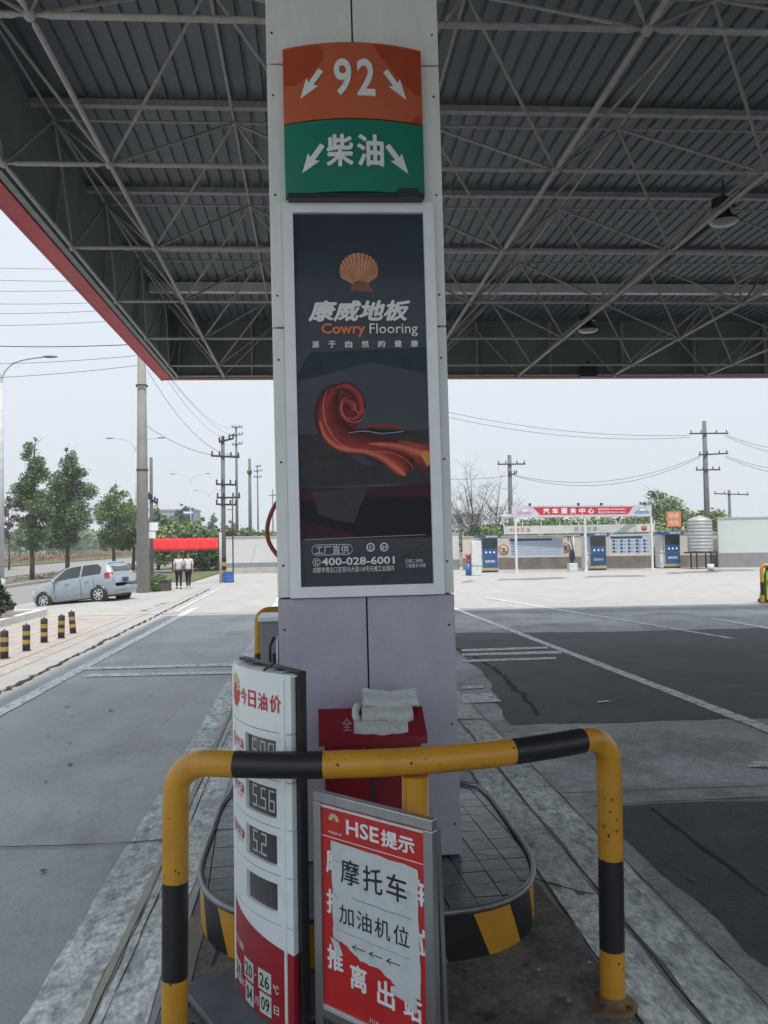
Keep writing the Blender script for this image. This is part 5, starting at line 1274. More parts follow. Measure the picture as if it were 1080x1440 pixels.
o = bpy.data.objects.new('crown', leaf_mesh('crown', [(0, 0, .35 + .13 * i, .5 - .07 * i, .5 - .07 * i, .22) for i in range(7)], 3500, .06, LD, 52)); COL.objects.link(o); o.parent = t
q = M(); q.tube([(0, 0, 0), (0, 0, 1.1)], .04, 6); q.build('stem', BARK, t)
# red round-sign board by the road behind the car
g_ = G(148, 806, -.3)
t = thing('road_sign', 'red arched board with a white ringed disc behind the car', 'sign', (D(148, 800, 52).x, 52, -.22))
s_ = 52 / 1120
q = M(); q.slab([(-11 * s_, 0, 0), (11 * s_, 0, 0), (9.5 * s_, 0, 23 * s_), (6 * s_, 0, 27 * s_), (-5 * s_, 0, 27 * s_), (-9 * s_, 0, 22 * s_)], (0, 1, 0), .12); q.build('board', mat('board_red', (0.3, 0.03, 0.05), .6), t)
q = M(); q.lathe([(.001, -.02), (8 * s_, -.02), (8 * s_, 0)], (0, 0, 14 * s_), 24, 'y'); q.build('disc', PRINTW, t)
q = M(); q.lathe([(6.4 * s_, -.025), (8 * s_, -.025)], (0, 0, 14 * s_), 24, 'y'); q.build('ring', mat('ring_red', (0.4, 0.12, 0.14), .6), t)
q = M(); q.text('5', -2.2 * s_, 2.2 * s_, 10.5 * s_, 17.5 * s_, lambda u, v, d: (u, -.03, v), bold=.03); q.build('character', mat('ring_red2', (0.25, 0.08, 0.1), .6), t)

# ---------------------------------------------------------------- poles and lamps
CONC = mat('pole_concrete', (0.3, 0.3, 0.285), .9, var=.12, scale=2, spots=(0.18, 0.18, 0.17), spotfac=.4); CONCD = mat('pole_weathered', (0.15, 0.155, 0.16), .9, var=.2, scale=2)
def pole(label, px, pyb, pyt, Y, w0, w1, arms=(), m=CONCD, z0=0.0, bands=False, x_only=None, ins=True):
    b = D(px, pyb, Y); tp = D(px, pyt, Y); t = thing('utility_pole', label, 'utility pole', (b.x, Y, z0))
    H_ = tp.z - z0; q = M(); q.tube([(0, 0, 0), (0, 0, H_ * .5), (0, 0, H_)], [w0 / 2, (w0 + w1) / 4, w1 / 2], 12); q.build('shaft', m, t)
    for (py, xa, xb, dz) in arms:
        z = D(px, py, Y).z - z0; a = D(xa, py, Y).x - b.x; c = D(xb, py, Y).x - b.x
        q = M(); q.bar((a, -w0 * .4, z), (c, -w0 * .4, z + dz), .09, .1); q.build('crossarm', DRK, t)
        if ins:
            for u in (.04, .3, .7, .96):
                q = M(); x = a + (c - a) * u; q.lathe([(.03, 0), (.06, .06), (.03, .1), (.06, .15), (.02, .22)], (x, -w0 * .4, z + .05 + dz * u), 8); q.build('insulator', DRK, t)
    if bands:
        for k in range(4):
            q = M(); z = .42 + k * .22; q.lathe([(w0 / 2 + .004, z), (w0 / 2 + .004, z + .22)], n=12); q.build('paint_band', mat('band_yellow', (0.42, 0.27, 0.06), .6) if k % 2 == 0 else BLK, t)
    return t
bp = pole('thick pale concrete utility pole rising behind the canopy edge', 201, 835, 395, 35.2, .58, .3, m=CONC)
for z in (9.0, 10.6, 5.3):
    q = M(); q.lathe([(.24, z), (.27, z), (.27, z + .07), (.24, z + .07)], n=14); q.build('steel_band', DRK, bp)
pole('utility pole with yellow and black bands, wires and four crossarms, next to the blue barrel', 315, 818, 613, 43.6, .27, .2, ((622, 308, 329, .2), (641, 297, 337, -.1), (681, 304, 333, -.05), (700, 305, 338, 0), (709, 304, 333, -.05)), bands=True)
pole('slender far pylon pole with three drooping crossarms behind the wall', 333.5, 752, 600, 95, .4, .24, ((601, 326, 341, 0), (613, 324, 342, .2), (626, 327, 341, .15)))
pole('plain grey pole without crossarms behind the wall', 352, 752, 645, 70, .34, .24, ((666, 348, 354, 0),))
pole('thin distant pole with two short crossarms', 363, 750, 656, 120, .28, .18, ((656, 360, 367, 0), (663, 357, 369, .1), (671, 357, 368, 0)))
pole('smallest distant pole, close beside the column', 384, 748, 688, 150, .3, .2, ((697, 378, 388, 0),))
pole('dark wooden pole just right of the big concrete pole, carrying boxes', 213.5, 835, 643, 38.5, .2, .15, ((700, 209, 222, -.3),))
t = thing('meter_box', 'two grey boxes on the dark pole above the banner', 'box', (D(213.5, 745, 38.2).x, 38.25, D(213, 757, 38.2).z)); q = M(); q.box(-.22, .16, -.15, .1, 0, .32); q.build('cabinet', ALU, t); q = M(); q.box(-.1, .28, -.15, .1, .36, .75); q.build('cabinet', WHT, t)
pole('dark pole with a single crossarm behind the service centre banner', 719, 760, 640, 60.5, .42, .3, ((653, 699, 738, 0), (668, 715, 726, .1)))
pole('tall utility pole with two levels of crossarms and a tank beside it', 995.5, 760, 592, 60, .5, .3, ((610, 968, 1022, .0), (640, 981, 1022, .1), (661, 977, 1011, 0)), m=CONCD)
pole('small wooden pole with one crossarm beyond the white wall at the right', 1027.5, 760, 689, 78, .34, .26, ((694, 1003, 1052, -.15),))
t = thing('signal_post', 'thin black post beside the striped pole', 'post', (G(325, 820).x, 43.3, 0)); q = M(); q.tube([(0, 0, 0), (0, 0, 4.6)], .035, 8); q.tube([(0, 0, 3.9), (-.3, 0, 3.9)], .02, 6); q.build('pole', BLK, t); q = M(); q.lathe([(.08, 0), (.07, .04)], n=8); q.build('foot', BLK, t)
def street_lamp(label, loc, Ht, arms, w_=.22):
    t = thing('street_lamp', label, 'street lamp', loc); lm = mat('lamp_grey', (0.5, 0.53, 0.55), .5)
    q = M(); q.tube([(0, 0, 0), (0, 0, Ht * .5), (0, 0, Ht - 1.6)], [w_ / 2, w_ * .4, w_ * .25], 10); q.build('post', lm, t)
    for s in arms:
        q = M(); q.tube(spline([(0, 0, Ht - 1.65), (s * .12, 0, Ht - 1.0), (s * .7, 0, Ht - .35), (s * 1.7, 0, Ht - .05), (s * 2.5, 0, Ht + .05)], 5), w_ * .2, 8); q.build('arm', lm, t)
        q = M(); q.sphere((s * 2.95, 0, Ht + .06), .5, 10, 6, (1, .3, .16)); q.build('lantern', mat('lantern_grey', (0.12, 0.15, 0.18), .4), t)
    q = M(); q.lathe([(.25, 0), (.25, .3), (.13, .35)], n=10); q.build('base', lm, t)
    return t
Yl = 50.5; a = D(2, 700, Yl); street_lamp('nearest street lamp, pale post at the left edge with arm over the road', (a.x, Yl, -.22), D(70, 503, Yl).z + .22, (1, -1), .36)
Yl = 94; a = D(191, 700, Yl); street_lamp('second double-armed street lamp, behind the thick concrete pole', (a.x, Yl, -.22), D(150, 617, Yl).z + .22, (1, -1))
Yl = 137; a = D(268, 700, Yl); street_lamp('third double-armed street lamp, above the red banner', (a.x, Yl, -.22), D(243, 667, Yl).z + .22, (1, -1))
Yl = 190; a = D(294, 700, Yl); street_lamp('farthest and smallest double-armed street lamp', (a.x, Yl, -.22), D(290, 690, Yl).z + .22, (1, -1))
WIRE = mat('wire', (0.05, 0.055, 0.06), .6)
def wire(a, b, sag, r=.014, n=14):
    q = M(); q.tube([Vector(a).lerp(Vector(b), k / n) - Vector((0, 0, sag * 4 * (k / n) * (1 - k / n))) for k in range(n + 1)], r, 4, caps=False); return q
wl = [((-30, 376, 40), (200, 376, 40)), ((-30, 393, 40), (190, 393.5, 40)), ((-30, 409, 40), (190, 405, 40)), ((-30, 427, 40), (190, 423, 40)), ((-30, 441, 40), (190, 434, 40)), ((-30, 458, 40), (190, 449, 40)), ((-30, 486, 36), (193, 484, 35.5)),
      ((-30, 512, 36), (192, 500, 35.5)), ((-30, 532, 36), (192, 514, 35.5))]
for k, (a, b) in enumerate(wl):
    tag(wire(D(*a), D(*b), .08, .011 if k != 6 else .02).build('overhead_wire', WIRE), ['topmost', 'second', 'third', 'fourth', 'fifth', 'sixth', 'thicker seventh', 'eighth', 'lowest'][k] + ' overhead wire from the top crossing the sky at the left', 'wire', 'overhead wires at the left')
for (a, b, sg) in (((205, 485, 35.2), (330, 601, 95), 1.2), ((205, 489, 35.2), (326, 613, 95), 1.4), ((207, 492, 35.2), (341, 613, 95), 1.2), ((205, 598, 35.2), (312, 641, 43.6), .3), ((207, 520, 35.2), (337, 641, 43.6), 1.0)):
    tag(wire(D(*a), D(*b), sg, .012).build('overhead_wire', WIRE), 'overhead wire running down from the concrete pole to the farther poles', 'wire', 'overhead wires between the roadside poles')
for (a, b, sg) in (((628, 579, 60), (970, 612, 60), .6), ((628, 586, 60), (970, 615, 60), .7), ((610, 672, 60), (719, 668, 60), .2), ((722, 668, 60), (985, 641, 60), 1.2), ((722, 669, 60), (985, 643, 60), 1.4), ((1020, 611, 60), (1140, 633, 60), .4), ((1020, 613, 60), (1140, 642, 60), .4), ((1020, 641, 60), (1140, 660, 60), .4), ((1020, 643, 60), (1140, 668, 60), .4)):
    tag(wire(D(*a), D(*b), sg, .016).build('overhead_wire', WIRE), 'overhead wire strung along the poles behind the wall at the right', 'wire', 'overhead wires behind the wall')

# ---------------------------------------------------------------- boundary walls
wm = mat('white_wall', (0.56, 0.555, 0.575), .85, var=.06, scale=.6, spots=(0.42, 0.41, 0.38), spotfac=.4, bump=.1); gb = mat('grey_wall_base', (0.24, 0.24, 0.25), .85, var=.15, scale=1, spots=(0.16, 0.15, 0.15), spotfac=.6)
def wall(label, a, b, h, hb, basem=gb, th=.24, m=wm):
    a = Vector(a); b = Vector(b); L_ = (b - a).length; t = thing('boundary_wall', label, 'wall', (a.x, a.y, 0), math.atan2(b.y - a.y, b.x - a.x))
    q = M(); q.box(0, L_, 0, th, 0, h); q.build('masonry', m, t); q = M(); q.box(0, L_, -.02, 0, 0, hb); q.build('painted_base', basem, t)
    q = M(); q.box(-.02, L_ + .02, -.05, th + .05, h, h + .08); q.build('coping', mat('wall_coping', (0.42, 0.41, 0.39), .85), t); return t
wy0 = 54.8
wl_ = wall('low white wall left of the column with grey-blue base and cracks', G(318, 806)[:2] if False else (-6.4, 56.2), (10.2, 55.4), D(360, 755.5, 56).z, .72, mat('blue_grey_base', (0.2, 0.23, 0.27), .8))
q = M()
for (x, z0, z1) in ((2.1, .75, 1.9), (3.6, .75, 1.2), (2.0, .75, 1.0), (2.7, .75, .9)):
    zc = z0; xx = x
    while zc < z1: nxv = xx + random.uniform(-.07, .07); q.bar((xx, -.004, zc), (nxv, -.004, zc + .12), .02, .006, up=(1, 0, 0)); xx = nxv; zc += .12
q.build('wall_crack', mat('crack_brown', (0.2, 0.16, 0.13), .9), wl_, kind='stuff')
q = M(); q.box(0, 9, -.6, -.02, 0, .38); q.build('footing', mat('low_footing', (0.4, 0.38, 0.33), .9, var=.15, scale=2), wl_)
wall('white wall behind the car service machines with grey base', (10.3, 54.6), (27.4, 51.6), D(800, 753.5, 53).z, .82, mat('dirty_base', (0.2, 0.17, 0.15), .9, var=.3, scale=1.5, spots=(0.1, 0.09, 0.08)), m=mat('cream_wall', (0.55, 0.5, 0.43), .85, var=.08, scale=.8, spots=(0.4, 0.36, 0.3), spotfac=.5))
w2 = wall('taller white wall right of the water tank, pale blue tinge', (26.6, 50.9), (46, 46.4), D(1040, 728, 49).z, .95, m=mat('bluish_wall', (0.52, 0.58, 0.57), .85, var=.06, scale=.5, spots=(0.45, 0.47, 0.46)))

# ---------------------------------------------------------------- self-service machines
KB = mat('machine_blue', (0.02, 0.085, 0.22), .35, var=.06); KD = mat('machine_navy', (0.015, 0.04, 0.12), .35); SCR = mat('machine_screen', (0.02, 0.035, 0.035), .15, coat=.5); KW = mat('machine_white', (0.6, 0.62, 0.62), .5, spots=(0.4, 0.4, 0.4), spotfac=.3)
def machine(label, px0, px1, pyt, pyb, extra=False):
    g_ = G((px0 + px1) / 2, pyb); Y = g_.y; k = Y / 1120; x0 = D(px0, pyb, Y).x; x1 = D(px1, pyb, Y).x; W_ = x1 - x0; H_ = D((px0 + px1) / 2, pyt, Y).z
    t = thing('service_machine', label, 'vending machine', ((x0 + x1) / 2, Y, 0), 0.05, 'self-service car care machines')
    h = W_ / 2; q = M(); q.box(-h, h, 0, .8, .12, H_ - .12); q.build('cabinet', KW, t, bevel=.02)
    q = M(); q.box(-h + .03, h - .03, -.05, 0, .3, H_ * .45); q.build('lower_door', KB, t, bevel=.01)
    q = M(); q.box(-h + .03, h - .03, -.05, 0, H_ * .46, H_ * .64); q.build('button_panel', KB, t, bevel=.01)
    q = M(); q.box(-h + .03, h - .03, -.06, 0, H_ * .65, H_ * .93); q.build('screen_surround', KD, t, bevel=.01)
    q = M(); q.box(-h + .1, h - .1, -.07, -.06, H_ * .68, H_ * .9); q.build('screen', SCR, t)
    q = M(); q.box(-h - .3, h + .12, -.35, .8, H_ - .1, H_ + .06); q.build('header', KB, t, bevel=.01)
    q = M(); q.text('自助洗车', -h * .6, h * .8, H_ - .08, H_ + .03, lambda u, v, d: (u, -.355 - d, v), bold=.03); q.build('lettering', PRINTW, t)
    q = M(); q.text('自助洗车', -h * .6, h * .6, .62, .78, lambda u, v, d: (u, -.053 - d, v), bold=.03); q.build('lettering', PRINTW, t)
    for kx in range(3):
        q = M(); q.sphere((-h * .5 + kx * h * .5, -.06, H_ * .55), .07, 8, 5, (1, .3, 1)); q.build('button', PRINTW, t)
    q = M(); q.box(-h + .03, h - .03, -.055, 0, .22, .29); q.build('kick_stripe', mat('stripe_yellow', (0.5, 0.35, 0.05), .5), t); q = M(); q.box(-h, h, 0.02, .8, 0, .12); q.build('plinth', DRK, t)
    q = M(); q.box(-h - .28, -h - .02, .1, .75, .05, H_ - .12); q.build('side_panel', KW, t, bevel=.01)
    q = M(); q.tube([(-h - .3, .0, 1.05), (-h - .3, -.2, 1.0), (-h - .02, -.2, .98)], .03, 6); q.build('hose_hook', DRK, t)
    return t
machine('left blue and white self-service machine beside the white cabinet', 678, 701, 754, 805)
machine('middle blue and white self-service machine under the red header sign', 830, 853.5, 751, 802)
machine('right blue and white self-service machine near the water tank', 935, 957.5, 749, 799)
g_ = G(671, 812); t = thing('white_cabinet', 'plain white upright cabinet left of the first service machine', 'cabinet', (D(671, 812, 45.5).x, 45.5, 0)); q = M(); q.box(-.28, .28, 0, .5, .0, 2.0); q.build('body', KW, t, bevel=.03); q = M(); q.box(-.29, .29, -.01, .5, .55, .58); q.build('seam', DRK, t)
t = thing('blue_bin', 'blue bin with a pink lid beside the white cabinet', 'bin', (D(659, 812, 46).x, 46, 0)); q = M(); q.lathe([(.001, 0), (.17, 0), (.2, .7), (.18, .7), (.001, .68)], n=14); q.build('tub', mat('bin_blue', (0.05, 0.15, 0.4), .5), t)
q = M(); q.lathe([(.001, 1.1), (.2, 1.1), (.2, 1.25), (.001, 1.3)], n=12); q.tube([(0, 0, .68), (0, 0, 1.1)], .12, 8); q.build('lid', mat('bin_pink', (0.5, 0.12, 0.18), .6), t)
g_ = G(805, 803)
t = thing('vacuum_unit', 'black and white upright vacuum unit with hose between the notice boards', 'vacuum', (g_.x, g_.y, 0), 0)
q = M(); q.box(-.25, .3, -.2, .3, 0, .5); q.build('base', KW, t, bevel=.03); q = M(); q.sphere((0, 0, .95), .3, 12, 8, (.62, .7, 1.5)); q.build('tank', mat('navy_tank', (0.02, 0.025, 0.06), .4), t)
q = M(); q.tube(spline([(.1, 0, 1.3), (.0, -.05, 1.7), (-.1, 0, 2.1), (-.22, 0, 2.2), (-.22, 0, 1.9)], 4), .035, 6); q.build('hose', BLK, t); q = M(); q.tube([(.16, .1, 0), (.16, .1, 2.2)], .03, 6); q.build('mast', KW, t)
# header frame with the red title board
FRW = mat('white_steel', (0.62, 0.64, 0.63), .5, spots=(0.4, 0.38, 0.35), spotfac=.3)
fa = D(727, 806, 47.6); fb_ = D(918.5, 806, 49.2)
t = thing('sign_gantry', 'white steel gantry with the red and white car service centre title board', 'gantry', (fa.x, 47.6, 0), math.atan2(49.2 - 47.6, fb_.x - fa.x))
Lg = (Vector((fb_.x, 49.2)) - Vector((fa.x, 47.6))).length; zt_ = D(727, 711, 47.6).z; zb_ = D(727, 727.5, 47.6).z
for x in (0, Lg * .5, Lg):
    q = M(); q.box(x - .06, x + .06, 0, .12, 0, zb_); q.build('post', FRW, t)
    q = M(); q.box(x - .2, x + .2, -.1, .3, 0, .05); q.build('foot_plate', FRW, t)
q = M(); q.box(-.25, Lg + .0, -.04, .04, zb_, zt_); q.build('title_board', mat('title_white', (0.5, 0.49, 0.55), .5), t)
q = M(); q.box(-.25, Lg + .1, 1.6, 1.75, zb_ + .1, zb_ + .25); q.build('rear_beam', FRW, t)
for k in range(5):
    x = Lg * k / 4; q = M(); q.box(x - .04, x + .04, .04, 1.7, zb_ - .02, zb_ + .08); q.build('rafter', FRW, t)
q = M(); hz = zt_ - zb_; X_ = lambda px: (px - 727) / (918.5 - 727) * Lg
q.face([(X_(750), -.042, zt_ - .1), (X_(760), -.042, zb_ + .13), (X_(883), -.042, zb_ + .13), (X_(892), -.042, zt_ - .1)]); q.build('red_field', mat('title_red', (0.45, 0.02, 0.05), .5), t)
for k, c_2 in enumerate('汽车服务中心'):
    x = X_(764 + k * 12.5); q = M(); q.text(c_2, x, x + .42, zb_ + .2, zt_ - .17, lambda u, v, d: (u, -.045 - d, v), bold=.05); q.build('character', PRINTW, t)
for r_, bd_ in ((0, '营业时间 8:30-18:00'), (1, '服务热线 400-028-6001')):
    q = M(); q.text(bd_, X_(841), X_(880), zb_ + .2 + r_ * .2, zb_ + .33 + r_ * .2, lambda u, v, d: (u, -.045 - d, v), bold=.02); q.build('lettering', PRINTW, t)
def car_print(xa, xb, m_):
    q = M(); w_ = xb - xa; pf = [(0, .15), (.02, .4), (.18, .5), (.35, .85), (.7, .85), (.85, .5), (.98, .42), (1, .15)]
    q.face([(xa + w_ * u, -.0425, zb_ + hz * (.12 + .7 * v)) for u, v in pf][::1]); q.build('printed_car', m_, t)
    q = M(); q.face([(xa + w_ * u, -.044, zb_ + hz * (.12 + .7 * v)) for u, v in [(.3, .55), (.4, .78), (.67, .78), (.78, .55)]]); q.build('printed_window', PRINTW, t)
car_print(X_(893), X_(915), mat('car_print_blue', (0.15, 0.27, 0.42), .5)); car_print(X_(729), X_(748), mat('car_print_mauve', (0.42, 0.3, 0.42), .5))
for k in (.1, .45, .62, .95):
    q = M(); q.box(Lg * k - .06, Lg * k + .06, -.1, .02, zt_, zt_ + .14); q.build('spotlight', DRK, t)
# lower long pale banner
la, lb_ = D(709, 751, 52.2), D(921, 751, 50.9)
t = thing('slogan_banner', 'long faded pale banner with small red characters on top of the wall', 'banner', (la.x, 52.2, 0), math.atan2(50.9 - 52.2, lb_.x - la.x)); Ls = (Vector((lb_.x, 50.9)) - Vector((la.x, 52.2))).length
z0_, z1_ = D(709, 751.5, 52.2).z, D(709, 740, 52.2).z
q = M(); q.box(0, Ls, -.02, .02, z0_, z1_); q.build('panel', mat('faded_board', (0.52, 0.55, 0.54), .7, spots=(0.45, 0.38, 0.37), spotfac=.6, scale=1), t)
for k in range(9):
    q = M(); x = Ls * k / 8; q.tube([(x, .05, z0_ - .3), (x, .05, z1_ + .25)], .02, 6); q.build('stay', FRW, t)
for k, c_2 in enumerate('中国石油'):
    q = M(); x = .35 + k * .36; q.text(c_2, x, x + .28, z0_ + .12, z1_ - .14, lambda u, v, d: (u, -.024 - d, v), bold=.05); q.build('character', mat('faded_red', (0.45, 0.12, 0.14), .7), t)
for k, c_2 in enumerate('昆仑好客'):
    q = M(); x = Ls * .47 + k * .4; q.text(c_2, x, x + .28, z0_ + .12, z1_ - .14, lambda u, v, d: (u, -.024 - d, v), bold=.03); q.build('character', mat('faded_navy', (0.2, 0.22, 0.3), .7), t)
q = M(); q.lathe([(.001, -.024), (.2, -.024), (.2, -.02)], (Ls * .93, 0, (z0_ + z1_) / 2), 14, 'y'); q.build('emblem', mat('faded_red', (0.45, 0.12, 0.14), .7), t)
# notice boards
def board(label, px0, px1, pyt, pyb, Y, cols):
    a = D(px0, pyb, Y); b = D(px1, pyt, Y); t = thing('notice_board', label, 'notice board', (a.x, Y, a.z), -.1); W_ = b.x - a.x; H_ = b.z - a.z
    q = M(); q.box(0, W_, 0, .04, 0, H_); q.build('panel', mat('board_pale', (0.36, 0.42, 0.5), .5, var=.05), t)
    q = M(); q.box(.02, W_ * .8, -.006, 0, H_ - .2, H_ - .06); q.build('title_bar', KD, t)
    fr_ = M(); fr_.box(-.04, 0, -.02, .05, -.04, H_ + .04); fr_.box(W_, W_ + .04, -.02, .05, -.04, H_ + .04); fr_.box(0, W_, -.02, .05, H_, H_ + .04); fr_.box(0, W_, -.02, .05, -.04, 0); fr_.build('frame', FRW, t)
    for r_ in range(6):
        if cols:
            for c2 in range(5):
                if r_ < 4:
                    q = M(); q.box(.15 + c2 * W_ * .19, .15 + c2 * W_ * .19 + .16, -.004, 0, .1 + r_ * .23, .24 + r_ * .23); q.build('printed_icon', KD, t)
                    q = M(); q.box(.36 + c2 * W_ * .19, .5 + c2 * W_ * .19, -.003, 0, .13 + r_ * .23, .16 + r_ * .23); q.build('printed_line', KD, t)
        else:
            q = M(); q.box(.5, W_ - .2, -.004, 0, .16 + r_ * .17, .175 + r_ * .17); q.build('printed_line', mat('line_grey', (0.2, 0.25, 0.32), .6), t)
            q = M(); q.box(.12, .4, -.004, 0, .15 + r_ * .17, .2 + r_ * .17); q.build('printed_line', KD, t)
board('left pale blue notice board covered in lines of text', 717, 789, 755.5, 783, 52.4, False)
board('right pale blue notice board with rows of small icons', 858.5, 912.5, 752.5, 779.5, 50.9, True)
def ring_sign(label, px, py, Y, pix):
    c = D(px, py, Y); t = thing('prohibition_sign', label, 'sign', c, -.1); r_ = pix * Y / 1120
    q = M(); q.lathe([(.001, -.01), (r_, -.01), (r_, .02)], n=22, axis='y'); q.build('disc', mat('faded_white', (0.52, 0.48, 0.42), .7), t)
    q = M(); q.lathe([(r_ * .78, -.014), (r_, -.014)], n=22, axis='y'); q.build('ring', mat('faded_orange', (0.42, 0.17, 0.1), .7), t)
    q = M(); q.bar((-r_ * .55, -.018, r_ * .55), (r_ * .55, -.018, -r_ * .55), .004, r_ * .16, up=(1, 0, 1)); q.build('bar', MATS['faded_orange'], t)
    q = M(); q.box(-r_ * .15, r_ * .25, -.016, -.01, -r_ * .4, r_ * .5); q.build('pictogram', mat('picto_dark', (0.1, 0.09, 0.08), .7), t)
ring_sign('faded round prohibition sign left of the first notice board', 708, 773.5, 52.9, 8); ring_sign('faded round prohibition sign right of the first notice board', 795, 771, 52.2, 7.5)
# orange board above the wall
c = D(948, 741, 53); t = thing('orange_board', 'orange board with white writing standing above the wall', 'sign', (c.x, 53, c.z), 0); s_ = 53 / 1120
q = M(); q.box(-10.5 * s_, 10.5 * s_, 0, .05, 0, 22.5 * s_); q.build('panel', mat('orange_board', (0.6, 0.2, 0.1), .6, var=.15, scale=2), t)
for r_, bd_ in enumerate(('洗车', '保养')):
    q = M(); q.text(bd_, -8 * s_, 8 * s_, (2 + r_ * 10) * s_, (10 + r_ * 10) * s_, lambda u, v, d: (u, -.004 - d, v), bold=.05); q.build('lettering', mat('pale_orange', (0.65, 0.5, 0.35), .6), t)
q = M(); q.tube([(0, .1, -c.z), (0, .1, .2)], .04, 6); q.build('post', DRK, t)
# water tank
g_ = G(984, 801); Yt = 49.6; xk = D(985, 780, Yt).x; r_ = 17 * Yt / 1120
t = thing('water_tank', 'ribbed stainless water tank on a steel stand against the white wall', 'water tank', (xk, Yt, 0))
z0_ = D(985, 776, Yt).z; z1_ = D(985, 733, Yt).z; pf = [(.001, z0_), (r_ * .96, z0_)]
nr = 9
for k in range(nr):
    z = z0_ + (z1_ - z0_) * k / nr; dz = (z1_ - z0_) / nr; pf += [(r_, z + dz * .12), (r_, z + dz * .6), (r_ * .93, z + dz * .8), (r_, z + dz * .98)]
pf += [(r_ * .9, z1_ + .12), (r_ * .5, z1_ + .26), (r_ * .22, z1_ + .3), (r_ * .2, z1_ + .36), (.001, z1_ + .36)]
q = M(); q.lathe(pf, n=28); q.build('tank_shell', mat('tank_steel', (0.4, 0.41, 0.41), .5, metal=.4, var=.12, scale=2), t)
for a in (.6, 2.2, 3.9, 5.5):
    q = M(); q.bar((r_ * .85 * math.cos(a), r_ * .85 * math.sin(a), 0), (r_ * .85 * math.cos(a), r_ * .85 * math.sin(a), z0_ - .08), .07, .07); q.build('stand_leg', DRK, t)
q = M(); q.box(-r_, r_, -r_, r_, z0_ - .09, z0_); q.build('stand_top', DRK, t); q = M(); q.tube([(r_ * .9, -.3, z0_ + .1), (r_ * 1.2, -.3, z0_), (r_ * 1.2, -.3, .1)], .04, 6); q.build('pipe', DRK, t)
g_ = G(996, 803); t = thing('white_bucket', 'white bucket standing below the water tank', 'bucket', (g_.x, g_.y - .3, 0)); q = M(); q.lathe([(.001, 0), (.17, 0), (.2, .42), (.19, .42), (.001, .4)], n=14); q.build('pail', KW, t); q = M(); q.tube([(-.2, 0, .4), (-.1, -.1, .3), (.1, -.1, .3), (.2, 0, .4)], .008, 5); q.build('handle', DRK, t)
g_ = G(974, 800); 
# ---------------------------------------------------------------- greenery and buildings behind the wall
for (px, pt, Y, r_, lb, sd) in ((664, 700, 78, 2.6, 'bare-branched tree just right of the column behind the wall', 61), (697, 704, 82, 2.4, 'bare-branched tree left of the dark pole behind the wall', 62), (653, 712, 90, 2.4, 'farther bare tree partly hidden by the column', 63)):
    q_ = D(px, pt, Y); tree('bare_tree', lb, (q_.x, Y, -.3), q_.z, r_, [(0, 0, q_.z * .7, r_, r_, q_.z * .25)], 700, .1, [mat('twig_grey', (0.22, 0.2, 0.19), .9)], sd, limbs=16, bare=True, tr=.11)
q_ = D(925, 690, 75); tree('leafy_tree', 'airy light green tree behind the right end of the title board', (q_.x, 75, -.3), q_.z, 2.6, [(-1, 0, 5.6, 1.3, 1.3, .8), (.9, .3, 5.2, 1.2, 1.2, .7), (.2, 0, 6.4, 1.0, 1.0, .5), (-1.9, .4, 4.6, 1.2, 1, .7), (1.8, -.2, 4.2, 1.3, 1.2, .9), (0, .3, 4.2, 1.6, 1.4, .9)], 2600, .15, LG, 64, limbs=12)
q_ = D(668, 730, 70); tree('cypress', 'small dark green upright shrub tree behind the wall near the column', (q_.x, 70, -.3), q_.z, .9, [(0, 0, z, .55, .55, .6) for z in (1.4, 2.1, 2.8, 3.3)], 1800, .12, LF, 65, limbs=5)
mass('wall_shrubs', 'bright green shrubs showing above the wall between gantry and tank', [(D(px, 750, 72).x, 72 + random.uniform(-3, 3), D(px, pt, 72).z - .9, 1.6, 1.6, .9) for px, pt in ((735, 733), (752, 727), (768, 726), (785, 727), (800, 728), (850, 724), (865, 727), (885, 730), (958, 712), (975, 720), (990, 716), (1010, 718), (1030, 722), (945, 716), (965, 716), (810, 734), (830, 733), (900, 730), (700, 735), (715, 738))], 15000, .16, LG, 66)
mass('left_shrubs', 'green shrubs showing over the low wall left of the column', [(D(px, 750, 75).x, 75, D(px, pt, 75).z - .8, 1.2, 1.2, .8) for px, pt in ((338, 746), (345, 742), (352, 744), (362, 748), (372, 746), (382, 747), (392, 747), (330, 750))], 5000, .16, LG, 67)
o = bpy.data.objects.new('red_shrub', leaf_mesh('red_shrub', [(0, 0, 2.6, .45, .45, .55), (.3, 0, 2.1, .4, .4, .4), (0, 0, 1.4, .35, .35, .8)], 1100, .09, [mat('shrub_maroon', (0.1, 0.03, 0.04), .8), BARK], 68)); COL.objects.link(o); o.location = (D(325, 800, 57.5).x, 57.5, 0); tag(o, 'dark red-leaved shrub by the end of the low wall', 'shrub')
mass('far_trees_right', 'distant grey-green tree line behind the right wall', [(5 + i * 3.4, 170, 2 + 1.2 * math.sin(i * 1.3), 5, 4, 2.6) for i in range(34)], 9000, .6, LG, 69, 'woodland')
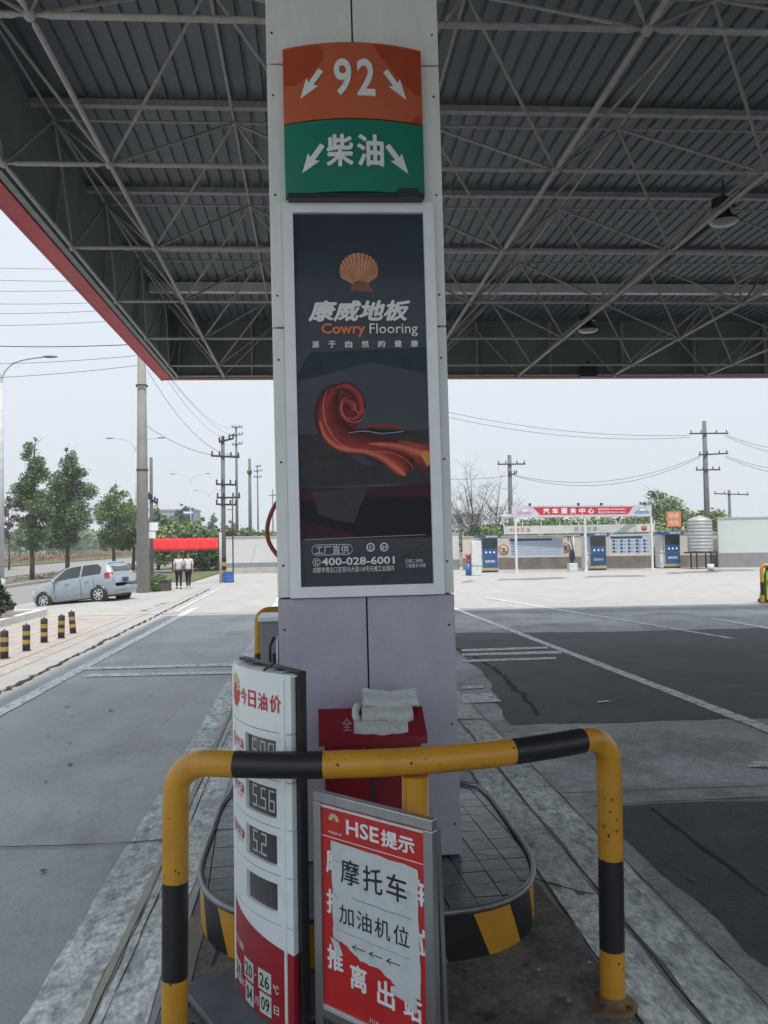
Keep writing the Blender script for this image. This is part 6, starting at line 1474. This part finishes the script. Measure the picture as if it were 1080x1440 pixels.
def far_building(label, x, y, w_, d_, h_, m, cols, rows):
    t = thing('far_building', label, 'building', (x, y, -.4), 0)
    q = M(); q.box(-w_ / 2, w_ / 2, 0, d_, 0, h_); q.build('wall', m, t); q = M(); q.box(-w_ / 2 - .2, w_ / 2 + .2, -.2, d_ + .2, h_, h_ + .4); q.build('roof', mat('roof_grey', (0.3, 0.31, 0.33), .8), t)
    wn = None
    for i in range(cols):
        for j in range(rows):
            cx = -w_ / 2 + (i + .5) * w_ / cols; cz = (j + .5) * h_ / rows
            if wn is None: q = M(); q.box(-.7, .7, -.06, 0, -.7, .7); wn = q.build('window', mat('window_dark', (0.08, 0.1, 0.12), .2), t); wn.location = (cx, 0, cz)
            else: inst(wn, t, Matrix.Translation((cx, 0, cz)))
a = D(652, 722, 200); far_building('pale distant apartment block just right of the column', a.x, 200, 9, 10, a.z, mat('far_wall', (0.42, 0.47, 0.52), .8), 4, 3)
a = D(255, 716, 190); far_building('grey distant building above the banner trees', a.x - 2, 190, 10, 10, a.z, mat('far_wall_grey', (0.35, 0.38, 0.42), .8), 5, 3)
a = D(264, 721, 189); t = thing('blue_sign', 'blue sign on the distant building above the banner trees', 'sign', (a.x, 189.5, a.z - 1)); q = M(); q.box(-1.3, 1.3, 0, .3, 0, 2.2); q.build('panel', KB, t); q = M(); q.box(-1.1, 1.1, -.05, 0, .8, 1.3); q.build('lettering', PRINTW, t)
# haze over the whole place
hz_ = M(); hz_.box(-160, 160, -34, 330, -1.6, 36); ho = hz_.build('haze', mat('haze_shell', (1, 1, 1)), kind='stuff')
hm = bpy.data.materials.new('haze_air'); hm.use_nodes = True; N = hm.node_tree.nodes; N.clear()
pv_ = N.new('ShaderNodeVolumePrincipled'); pv_.inputs['Color'].default_value = (0.93, 0.96, 1, 1); pv_.inputs['Density'].default_value = HAZE; pv_.inputs['Anisotropy'].default_value = 0.2
oo = N.new('ShaderNodeOutputMaterial'); hm.node_tree.links.new(pv_.outputs[0], oo.inputs['Volume']); ho.data.materials.clear(); ho.data.materials.append(hm)
